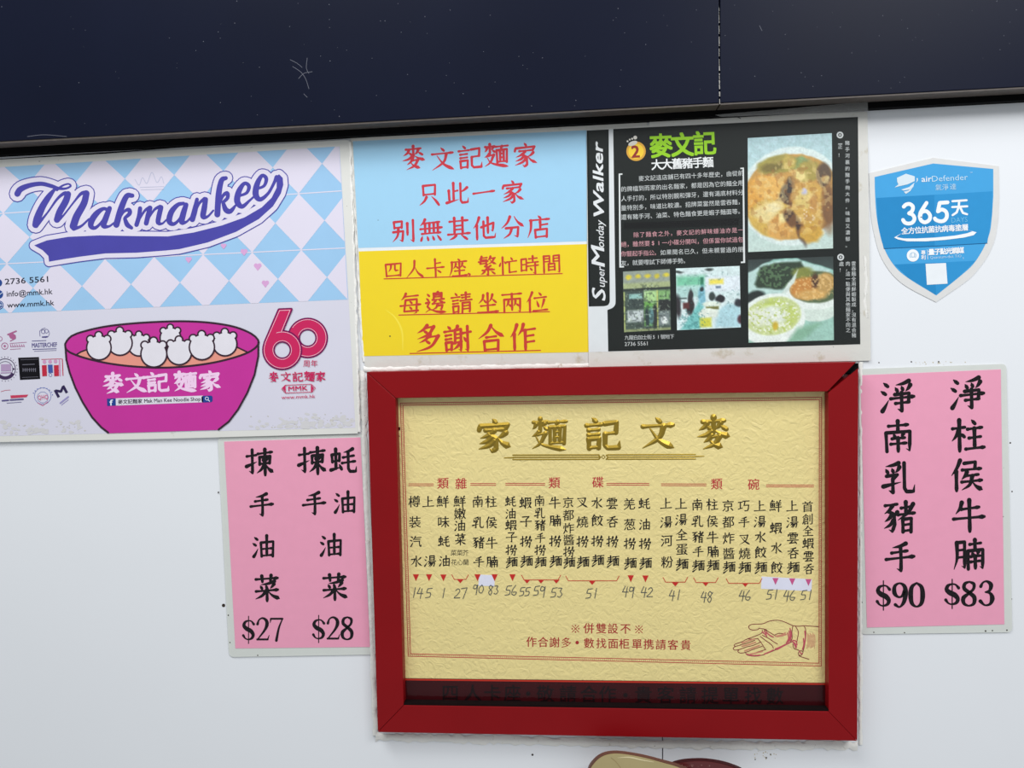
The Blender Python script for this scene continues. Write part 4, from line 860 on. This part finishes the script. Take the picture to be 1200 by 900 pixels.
latin(ink,'Defender',*S9(560,206),*S9(938,186),6.6); latin(ink,'TM',*S9(960,118),*S9(985,116),1.6); han(ink,'氣',*S9(628,268),7.4); han(ink,'淨',*S9(700,265),7.4); han(ink,'達',*S9(782,260),7.4)
latin(ink,'Quantum-dot TiO',1090,303.4,1126.6,301.4,3.2,bold=.004); latin(ink,'2',1128,303.4,1129.6,303.3,2.2)
ink.build('pale_lettering', pm((188,222,240)), shield)
ink = Ink(ZS+.0004); latin(ink,'DAYS',*S9(765,640),*S9(935,630),5.8); ink.build('thin_lettering', pm((112,186,226)), shield)
ink = Ink(ZS+.0004); ink.poly([S9(*p) for p in ((190,165),(285,122),(378,150),(378,200),(300,235),(210,255),(165,268),(205,235),(192,205))]); ink.poly([S9(*p) for p in ((235,290),(320,262),(375,215),(362,262),(320,290),(260,300))]); ink.poly([S9(*p) for p in ((262,312),(310,300),(355,268),(330,305),(285,335))]); ink.poly([S9(*p) for p in ((395,170),(412,168),(410,195),(388,218),(400,192))]); ink.build('shield_emblem', pm((214,226,232)), shield)
ink = Ink(ZS+.0004); ink.poly([(1084.6,309.2),(1108.6,308.2),(1110.4,332.4),(1086.2,333.8)]); ink.build('blank_square', pm((232,236,238)), shield)

# ================================================================== pink price cards
M_pink = mat('pink_paper', (238,160,186), rough=.5, noise=.035, nscale=70, coat=.12)
M_plast = mat('card_sleeve', (214,217,210), rough=.4, noise=.03, nscale=40, coat=.4, bump=.1, bscale=60, dirt=[((168,160,140), .70, 50, .12), ((66,60,52), .71, 170, .02)])
M_ink = mat('black_print', (20,16,20), rough=.45, spec=.1, noise=.1)
def card(label, sleeve, paper, chars, prices, z0, specks, pen=3.2):
    t = thing('price_card', label, 'price card', P((paper[0][0]+paper[1][0])/2, paper[2][1], z0), 'pink price cards')
    slab('plastic_sleeve', quad_round(sleeve, 6), z0, z0+.0009, M_plast, t)
    slab('pink_paper', paper, z0+.0009, z0+.0013, M_pink, t)
    zi = z0+.00142
    for ch, x, y, s in chars:
        ink = Ink(zi); brush(ink, ch, x, y, s, 5.9, rot=-.02, step=6); ink.build('character', M_ink, t)
    for txt, x0, x1, y, h, rot in prices:
        w = (x1-x0)/3; n = len(txt)
        for i, ch in enumerate(txt):
            ink = Ink(zi); brush(ink, ch, x0+w*(i+.5), y-rot*(i-1)*w, h*1.12 if ch != '$' else h*1.08, pen, sx=(w/h)*1.28*.9, step=6); ink.build('price_digit' if i else 'dollar_sign', M_ink, t)
    # stain specks on the plastic sleeve
    ink = Ink(z0+.00095)
    for x, y, r in specks: ink.disc(x, y, r, n=7)
    ink.build('stain_specks', M_grime, t)['kind'] = 'stuff'
    fl = Ink(z0+.0017); fl.poly(quad_round([(sleeve[0][0]+2,sleeve[0][1]+2),(sleeve[1][0]-2,sleeve[1][1]+2),(sleeve[2][0]-2,sleeve[2][1]-2),(sleeve[3][0]+2,sleeve[3][1]-2)], 5)); fl.build('clear_film', M_film2, t)
    return t
M_film2 = clear_mat('sleeve_film', .35, .2, .15, 22, milk=.004)
card('pink price card left of red frame, greens priced $27 and $28', [(255,512.5),(430,509),(442,767),(268.5,770)], [(262.6,517.6),(422.4,512.6),(433.6,758.2),(275.8,759.8)],
     [('揀',304.3,541.8,33),('手',306.8,591.8,31),('油',309.3,640.5,29),('菜',312.8,689,32),('揀',365.8,540.2,33.5),('蚝',402.8,540,33),('手',368.2,590.2,31),('油',404.6,588.8,28.5),('油',388.4,639,29),('菜',392.2,687.6,32)],
     [('$27',283,332.5,737.6,27.5,.03),('$28',365,415.6,736.6,27.5,.03)], .0005, [(337,521.5,.9),(413,700.6,1.1),(413,711,.6),(256,577,1),(267.6,721,.9),(269.5,753,.8),(302,768,.8)])
card('pink price card right of red frame, meats priced $90 and $83', [(1006.6,432.6),(1179.4,426.4),(1186.4,741),(1008.6,743.4)], [(1008.2,439.8),(1172.8,432.9),(1177,731.6),(1016,735.4)],
     [('淨',1051.8,464.8,40),('南',1052.4,511.8,39),('乳',1053.4,560.2,40),('豬',1054.0,606.4,39),('手',1054.8,653.4,39),('淨',1133.7,461,40),('柱',1134,510.2,40),('侯',1133.2,557,39),('牛',1135.4,604,40),('腩',1135.2,650.2,38)],
     [('$90',1025.5,1084,697.4,29.5,.02),('$83',1105.8,1166.2,695.6,29.5,.02)], .0005, [(1022,561.4,1.2),(1022,518,.5),(1010,706,.9),(1009,736,1),(1024,741,.8),(1060,741.4,.8),(1155,739.5,1.1),(1163,739,.9),(1180,738.5,1)], 3.7)

# ================================================================== red framed menu
menu = thing('framed_menu', 'red framed gold Chinese menu with embossed title and handwritten prices', 'menu board', P(720, 868, 0.0))
M_fr = mat('red_painted_wood', (134,8,15), rough=.42, spec=.2, noise=.09, nscale=16, bump=.06, bscale=240)
ZF = .020
o4 = [(429.6,435.8),(1005.2,424.0),(1004.6,868.4),(442.6,858.2)]
i4 = [(463.4,466.6),(970.4,458.8),(971.2,833.8),(473.0,826.6)]
g = .25
slab('frame_rail', [o4[0], (o4[1][0]-1.5,o4[1][1]), (i4[1][0]-.6,i4[1][1]), (i4[0][0]+g,i4[0][1])], .0006, ZF, M_fr, menu, .0007)
slab('frame_rail', [(o4[1][0]+.6,o4[1][1]+7.5), (o4[2][0],o4[2][1]-g), (i4[2][0],i4[2][1]-g), (i4[1][0]+.4,i4[1][1]+1.5), (996,439.6)], .0006, ZF, M_fr, menu, 0)
slab('frame_rail', [(o4[2][0]-g,o4[2][1]), (o4[3][0]+g,o4[3][1]), (i4[3][0]+g,i4[3][1]), (i4[2][0]-g,i4[2][1])], .0006, ZF, M_fr, menu, .0007)
slab('frame_rail', [(o4[3][0],o4[3][1]-g), (o4[0][0],o4[0][1]+g), (i4[0][0],i4[0][1]+g), (i4[3][0],i4[3][1]-g)], .0006, ZF, M_fr, menu, .0007)
slab('backing_board', [(446,452),(990,441),(990,852),(456,843)], .0006, .0046, M_black, menu)
M_gold = mat('gold_leather_paper', (236,217,148), rough=.42, noise=.06, nscale=9, bump=.8, bscale=85, distort=1.6, coat=.12, dirt=[((220,198,128), .62, 14, .2)])
ZG = .0052
slab('menu_sheet', [(458,462),(974,454),(974.5,801.2),(472,795.8)], .0046, ZG, M_gold, menu)
slab('joint_gap', [(996.4,437.6),(1003.6,429.6),(1006.0,425.6),(1006.4,432.2),(996.6,440.4)], .001, .019, M_black, menu)
M_mar = mat('maroon_strip', (58,10,15), rough=.4, spec=.12, noise=.2, nscale=20)
slab('footer_strip', [(466,795),(975,800.6),(975,838),(466,831)], .0046, .0062, M_mar, menu)
ink = Ink(.0064); ink.poly([(472,795.4),(972,800.8),(972,802.6),(472,797.2)]); ink.build('strip_edge', pm((196,48,30)), menu)
ink = Ink(.0064)
for ch, x in (('四',527.6),('人',554),('卡',577),('座',600.6),('敬',639),('請',665.6),('合',690),('作',712),('貴',754),('客',780),('請',806),('提',832),('單',856.6),('找',882.6),('數',908)): han(ink, ch, x, 812.4+(x-528)*.0095, 20, bold=.012)
ink.disc(619,812.8,2.6); ink.disc(733,814.6,2.6); ink.build('strip_lettering', pm((24,7,10)), menu)
slab('dark_gap', [(473.4,823.8),(971,831.2),(971.2,834.4),(473.2,827.2)], .0088, .0192, M_gapblk, menu)  # black strip added along the lower rail, hiding its inner side
zi = ZG + .0001
M_mred = mat('menu_red_print', (186,44,50), rough=.45, noise=.08)
ink = Ink(zi)
bq = [(469.2,472.4),(962.8,465.4),(962.4,780.6),(478.4,769.0)]; bi = [(472.2,475.0),(960.2,468.4),(959.8,777.2),(481.2,766.2)]
ink.line(bq+bq[:1], .42); ink.line(bi+bi[:1], .42)
ink.build('border_lines', M_mred, menu)
ink = Ink(zi+.00005)
for (a, b), (c, d) in zip(zip(bq, bq[1:]+bq[:1]), zip(bi, bi[1:]+bi[:1])):
    n = int(math.hypot(b[0]-a[0], b[1]-a[1])/2.4)
    for i in range(n):
        t = (i+.5)/n; ink.disc((a[0]+(b[0]-a[0])*t+c[0]+(d[0]-c[0])*t)/2, (a[1]+(b[1]-a[1])*t+c[1]+(d[1]-c[1])*t)/2, .62, n=4)
ink.build('border_dots', pm((196,110,92)), menu)
# embossed gold title
M_gt = mat('gold_foil', (160,132,36), rough=.36, metal=.55, noise=.15, nscale=60)
for ch, x, y in (('家',579,510),('麵',643.4,509.4),('記',706.6,508.4),('文',770.9,508),('麥',836,507.4)):
    ink = Ink(zi); brush(ink, ch, x, y, 39.5, 8.4 if ch != '麵' else 6.6, sx=1.06, rot=.01, ridge=.0005, step=7); ink.build('title_character', M_gt, menu)
ink = Ink(zi)
for y0 in (533.4, 536.0, 538.6):
    for xa, xb in ((601,702),(712,815)): ink.stroke([(xa,y0-(xa-600)*.0035,.85),(xb,y0-(xb-600)*.0035,.85)], ridge=.0004, caps=5)
ink.stroke([(591,536.6,.7),(602,536.4,.9)], ridge=.0004, caps=5); ink.stroke([(815,535,.9),(825,534.6,.6)], ridge=.0004, caps=5)
for x in (702.5, 711.5): ink.stroke([(x-1,533.2,.8),(x+1,535.8,.8),(x-1,538.4,.8)], ridge=.0004, caps=5)
ink.ring(707,535.6,1.6,2.8,n=4); ink.build('title_bar', M_gt, menu)
# section headings
ink = Ink(zi)
for x0, x1, y in ((479,508,568),(551.5,581,567.6),(592.5,638.6,567.4),(711,760.6,567.4),(775,827.6,568),(898,953.6,569.4)):
    ink.line([(x0,y-1.0),(x1,y-1.0+.004*(x1-x0))],.42); ink.line([(x0,y+1.0),(x1,y+1.0+.004*(x1-x0))],.42)
for ch, x, y in (('類',519,566.6),('雜',540.3,567),('類',649.6,566),('碟',700.8,565.4),('類',839.8,567.4),('碗',883.2,568)): han(ink, ch, x, y, 13.4, bold=.004, shear=.05, nib=.012)
ink.build('heading_lettering', M_mred, menu)
# dishes, top to bottom
COLS = [
 (486,'樽装汽水',(588,612,635,658)),(502.4,'上湯',(588,657.6)),(519.4,'鮮味蚝油',(588,612,634.6,657.4)),(539.2,'鮮嫩油菜',(588,602.2,616,632)),
 (560.4,'南乳豬手',(588,612.4,636,658.6)),(575.8,'柱侯牛腩',(588,612.4,636,658.6)),(599,'蚝油蝦子撈麵',(587.8,602,615.6,629.4,645,659)),(616.4,'蝦子撈麵',(589.4,611,635,658)),
 (632.8,'南乳豬手撈麵',(587,601.4,615.6,630.6,645,659)),(650.6,'牛腩撈麵',(589,610.4,634.6,658)),(666.4,'京都炸醬撈麵',(589,604,619.4,633,647,659.6)),(682.6,'叉燒撈麵',(588.6,612,635,659)),
 (700,'水餃撈麵',(589.6,610,634.6,657)),(717.6,'雲呑撈麵',(590,611.4,635,658)),(738,'羌葱撈麵',(591,615,637.4,660.4)),(755.8,'蚝油撈麵',(590.4,614.6,637.6,660.4)),
 (781,'上湯河粉',(590,612,634,659)),(798.6,'上湯全蛋麵',(590.4,609,627,644,661.6)),(817.6,'南乳豬手麵',(591.6,611,629.4,646.6,663.4)),(834.8,'柱侯牛腩麵',(591.4,611,629.4,646.6,663)),
 (853.6,'京都炸醬麵',(593,612,631,649,665)),(872,'巧手叉燒麵',(593,612,632,649,665.4)),(890.8,'上湯水餃麵',(593,611.4,629.6,647.4,665.4)),(909.4,'鮮蝦水餃',(593,619,642.4,665.4)),
 (928.8,'上湯雲呑麵',(593,612,630.6,648,665.4)),(946.8,'首創全蝦雲呑',(594,608.8,622.4,637,652,666.6))]
for x, t, ys in COLS:
    ink = Ink(zi); s = 13.4 if len(t) < 6 else 12.6
    for i, (ch, y) in enumerate(zip(t, ys)):
        kai(ink, {'麵':'麺'}.get(ch, ch), x + (.0022*(y-588)*(15 if x < 520 else 8)) - .5, y, s, w=5.4)
    ink.build('dish_name', pm((34,30,26)), menu)
ink = Ink(zi)
for x, a, b in ((531.6,'菜','花'),(538.8,'菜','心'),(545.6,'芥','蘭')): han(ink,a,x,648,7.2); han(ink,b,x+.4,659,7.2)
ink.build('dish_name', pm((34,30,26)), menu)
# markers
ink = Ink(zi+.0002)
def tri(x, y, w=3.6, h=8): ink.poly([(x-w,y),(x+w,y),(x,y+h)])
for x, y in ((487.4,673),(502.8,673),(519.6,673.2),(559.6,673),(579.6,673),(600.6,673)): tri(x, y)
tri(739.2,674.2); tri(756.4,674.4)
for x, y in ((539.4,679.0),(617.6,679.4),(634,679.4),(652,679.4),(694,681),(791.4,682.8),(827,682.6),(873.4,683.4)): tri(x, y, 3.8, 4.4)
for x0, x1, y in ((529.4,549,673.4),(611.2,657,674),(663,725.6,675),(777,805.8,676.6),(812.8,841.6,677),(851,893,678)):
    ink.line([(x0,y),(x0+3,y+5.6),(x1-3,y+5.6),(x1,y)], .38)
ink.build('price_markers', pm((200,44,38)), menu)
slab('correction_label', [(561.4,673.4),(579.8,674),(579.4,687),(560.6,686.4)], ZG, ZG+.00015, pm((226,226,240)), menu)
slab('correction_label', [(892.4,675.6),(951.6,678.8),(951.0,692.8),(891.8,690)], ZG, ZG+.00015, pm((226,226,240)), menu)
ink = Ink(zi+.0002)
for x, y in ((908.8,677.4),(928.4,677.8),(947.4,678.6)): tri(x, y)
ink.build('price_markers', pm((204,90,140)), menu)
# handwritten prices
HW = {'0':[[(5,1),(1,5),(2,9),(6,10),(8,5),(5,1)]],'1':[[(5,0),(4,10)]],'2':[[(1,3),(4,1),(7,3),(4,7),(0,10),(8,10)]],'3':[[(1,1),(6,1),(4,4),(7,7),(4,10),(1,9)]],
 '4':[[(3,0),(0,6),(8,6)],[(6,1),(5,11)]],'5':[[(2,1),(1,5),(6,5),(6,9),(0,10)],[(2,1),(8,.5)]],'6':[[(5,0),(1,5),(1,9),(5,10),(7,7),(2,7)]],'7':[[(0,1),(8,0),(4,11)]],'8':[[(6,2),(3,0),(1,3),(6,7),(4,11),(1,8),(4,5),(7,1)]],'9':[[(6,2),(2,1),(1,5),(5,5),(7,1)],[(7,1),(6,12)]]}
ink = Ink(zi+.0003)
def hand(txt, cx, cy, s=1.25, slant=.12):
    w = 6.3*s if len(txt) > 1 else 0
    for i, ch in enumerate(txt):
        ox = cx + (i-(len(txt)-1)/2)*w*1.02
        for st in HW[ch]:
            q = [(ox+(x-4)*s*.76-(y-5)*s*slant, cy+(y-5)*s*1.05) for x, y in st]
            ink.stroke([(a, b, .42) for a, b in (spline(q, 1.6) if ch not in '147' else q)], caps=5)
for t, x, y in (('14',488.8,694.4),('5',502.6,694.6),('1',519.6,694.8),('27',539.8,694.6),('90',560.4,689.6),('83',578.4,691),('56',599.4,691.6),('55',615.2,693),('59',632.4,692),('53',652.8,694),('51',694,695.2),('49',736.6,692.6),('42',758.4,693.2),('41',791.4,697),('48',828.6,699),('46',873.4,697.4),('51',905.6,696.4),('46',925.6,697.6),('51',945.6,697)):
    hand(t, x, y, 1.12 if t not in ('55','83','90') else 1.0)
ink.build('handwritten_prices', pm((74,80,84)), menu)
# footer
ink = Ink(zi)
for ch, x in (('併',690),('雙',704.6),('設',718.2),('不',733)): han(ink, ch, x, 736.6+(x-690)*.01, 12.4, bold=.006, nib=.012)
for x in (674.4, 748.8):
    y = 737+(x-690)*.01
    ink.line([(x-4,y-4),(x+4,y+4)],.4); ink.line([(x+4,y-4),(x-4,y+4)],.4)
    for dx, dy in ((0,-3.8),(0,3.8),(-3.8,0),(3.8,0)): ink.disc(x+dx,y+dy,.9,n=7)
for ch, x in (('作',622.8),('合',636.4),('謝',649.8),('多',663.6),('數',690.2),('找',704.6),('面',718.6),('柜',731.6),('單',746.4),('携',760.2),('請',774.4),('客',788.6),('貴',803.6)): han(ink, ch, x, 752.4+(x-622)*.021, 12.2, bold=.006, nib=.012)
ink.disc(676.4,753.0,2.1,n=14)
ink.build('footer_lettering', pm((170,44,46)), menu)
# engraved hand
Hh = lambda x, y: (850+x/9.23, 720+y/9.23)
ink = Ink(zi)
def ln(pts, w=3.2): ink.stroke([(*Hh(x,y), w/9.23) for x, y in spline(pts, 12)], caps=5)
for p in ([(730,122),(660,90),(600,68),(540,64),(470,75),(410,100),(350,105),(290,108),(255,125),(260,155),(300,170),(350,165),(365,150)],
          [(365,150),(420,158),(450,170)],[(400,170),(390,205),(310,240),(240,265),(170,300),(110,320),(95,335),(110,345),(170,330)],
          [(240,265),(300,268),(350,262)],[(110,345),(85,365),(100,385),(150,380),(230,352),(300,335),(380,300)],[(150,380),(135,400),(160,418),(220,410),(310,375),(400,345)],
          [(220,418),(240,440),(320,452),(400,440),(430,430)],[(160,330),(240,310),(320,280)],[(300,425),(370,400),(440,380)],
          [(400,440),(480,410),(560,375),(620,340),(680,310),(720,300)],[(350,260),(390,310),(430,375)],[(400,225),(470,260),(520,295),(565,320)],[(380,240),(440,285),(500,330),(520,365)],
          [(420,165),(450,180),(490,200),(530,225)],[(530,225),(580,205),(640,210)],[(730,122),(790,128),(850,122)],[(730,125),(720,190),(722,260),(700,300)],[(760,130),(790,190),(780,260),(770,320)],
          [(850,122),(868,160),(870,240),(858,330),(840,400)],[(730,320),(745,370),(790,385),(800,400)],[(800,395),(840,400),(825,440),(795,440),(790,410)],[(860,122),(940,128),(1005,134)],[(795,445),(830,462),(905,485)]): ln(p, 4.2)
ink.build('hand_engraving', pm((132,52,54)), menu)
ink = Ink(zi+.0001)
for p in ([(700,150),(712,220),(700,290)],[(690,180),(700,240),(680,300)],[(675,200),(685,260),(660,310)],[(720,290),(750,310),(770,350)],[(730,280),(765,290),(775,330)],[(735,300),(755,340),(765,365)],[(860,180),(866,260),(850,340)],[(845,260),(850,320),(835,380)],[(560,380),(640,335),(700,305)],[(540,375),(600,350),(650,325)],
          [(420,180),(440,200),(440,225)],[(400,190),(430,215),(450,235)],[(440,190),(480,225),(520,245)],[(230,430),(300,445),(380,440)],[(420,430),(480,405),(520,385)],[(800,400),(815,420),(830,425)]): ln(p, 6.5)
ink.build('hand_shading', pm((196,84,98)), menu)
ink = Ink(zi+.00005)
for i in range(9):
    x = 885+i*10; ln([(x,200+10*(i%3)),(x+6,270),(x-2,340-8*(i%4)+30)], 2.4)
for p in ([(180,345),(260,325),(330,300)],[(210,395),(290,365),(370,335)],[(270,430),(340,415),(400,400)],[(180,310),(250,285),(320,262)],[(540,235),(600,225),(650,200)],[(560,240),(620,230),(660,215)]): ln(p, 7)
ink.build('hand_shading', pm((208,138,112)), menu)
# red chip on the sheet's left edge, grime at the corners
ink = Ink(zi+.0003); ink.poly([(464,500.5),(469,500.5),(469,504),(467,504.6),(467,509),(468.6,511.6),(464,512)]); ink.build('red_chip', M_mar, menu)
M_glass = clear_mat('menu_glass', .5, .08, .12, 9)
film = Ink(.0085); film.poly([(462,465),(972,457.5),(973,836),(471,828.5)]); film.build('glass_pane', M_glass, menu)
# sealant round the frame
for i, (pts, w, sd) in enumerate(([[(426,433),(560,430.5),(720,427.5),(860,424),(1004,421)],3.6,21],[[(425,434),(428,560),(434,700),(440,862)],3.4,22],[[(440,863.5),(560,866.5),(700,870),(860,873.4),(1005,873.8)],4.6,23],[[(1009,424),(1009,560),(1008.6,720),(1008.4,873)],2.2,24])):
    run('sealant_bead', pts, w, .0006, M_seal, menu, sd, .4, .0013)

# ================================================================== two lidded things below the frame
def lid(name, label, outline, z0, z1, m_face, m_rim, cat, ridge=None):
    t = thing(name, label, cat, P(outline[len(outline)//2][0], 960, z0))
    slab('rim', outline, z0, z1, m_rim, t)
    cx = sum(p[0] for p in outline)/len(outline); cy = 905
    inner = [(cx+(x-cx)*.965, y+1.3 if y < 930 else y-1) for x, y in outline]
    slab('face', inner, z1, z1+.0012, m_face, t)
    return t
M_tan = mat('tan_lacquer', (176,160,112), rough=.35, noise=.08, nscale=30, coat=.5); M_tanr = mat('brown_rim', (104,72,60), rough=.4)
M_mr = mat('maroon_lacquer', (92,34,34), rough=.3, noise=.12, nscale=40, coat=.4); M_mrr = mat('dark_maroon_rim', (60,24,26), rough=.4)
s1 = spline([(686,930),(688.5,904),(696,892),(706,885),(719,882.4),(735,883.6),(756,887.4),(776,892.6),(798,899),(812,908),(818,930)],3)
s2 = spline([(774,930),(778,906),(786,897),(800,892.6),(822,891.2),(842,893.4),(858,897.6),(872,904),(880,914),(884,930)],3)
s1 = s1 + [(812,960),(692,960)]; s2 = s2 + [(880,960),(780,960)]
ta = lid('serving_paddle', 'tan oval paddle with brown rim poking up below the red frame', s1, .050, .056, M_tan, M_tanr, 'utensil')
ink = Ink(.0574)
ink.stroke([(a,b,w) for a,b,w in spline([(724,888,.2),(738,887.5,.8),(752,890.5,.7),(766,893,.3)],3)], caps=6); ink.build('glare_scuff', pm((222,208,164)), ta)  # pale streak with glare painted into its colour
ink = Ink(.0573); ink.line(spline([(716,888),(722,893),(728,901)],3),.3); ink.build('scratches', pm((150,128,86)), ta)
tb = lid('serving_paddle', 'maroon oval paddle partly hidden behind the tan one', s2, .040, .046, M_mr, M_mrr, 'utensil')
ink = Ink(.0474)
for _ in range(26): ink.disc(rnd.uniform(796,838), rnd.uniform(896,899), rnd.uniform(.2,.5), n=5)
ink.build('scuffs', pm((170,130,120)), tb)
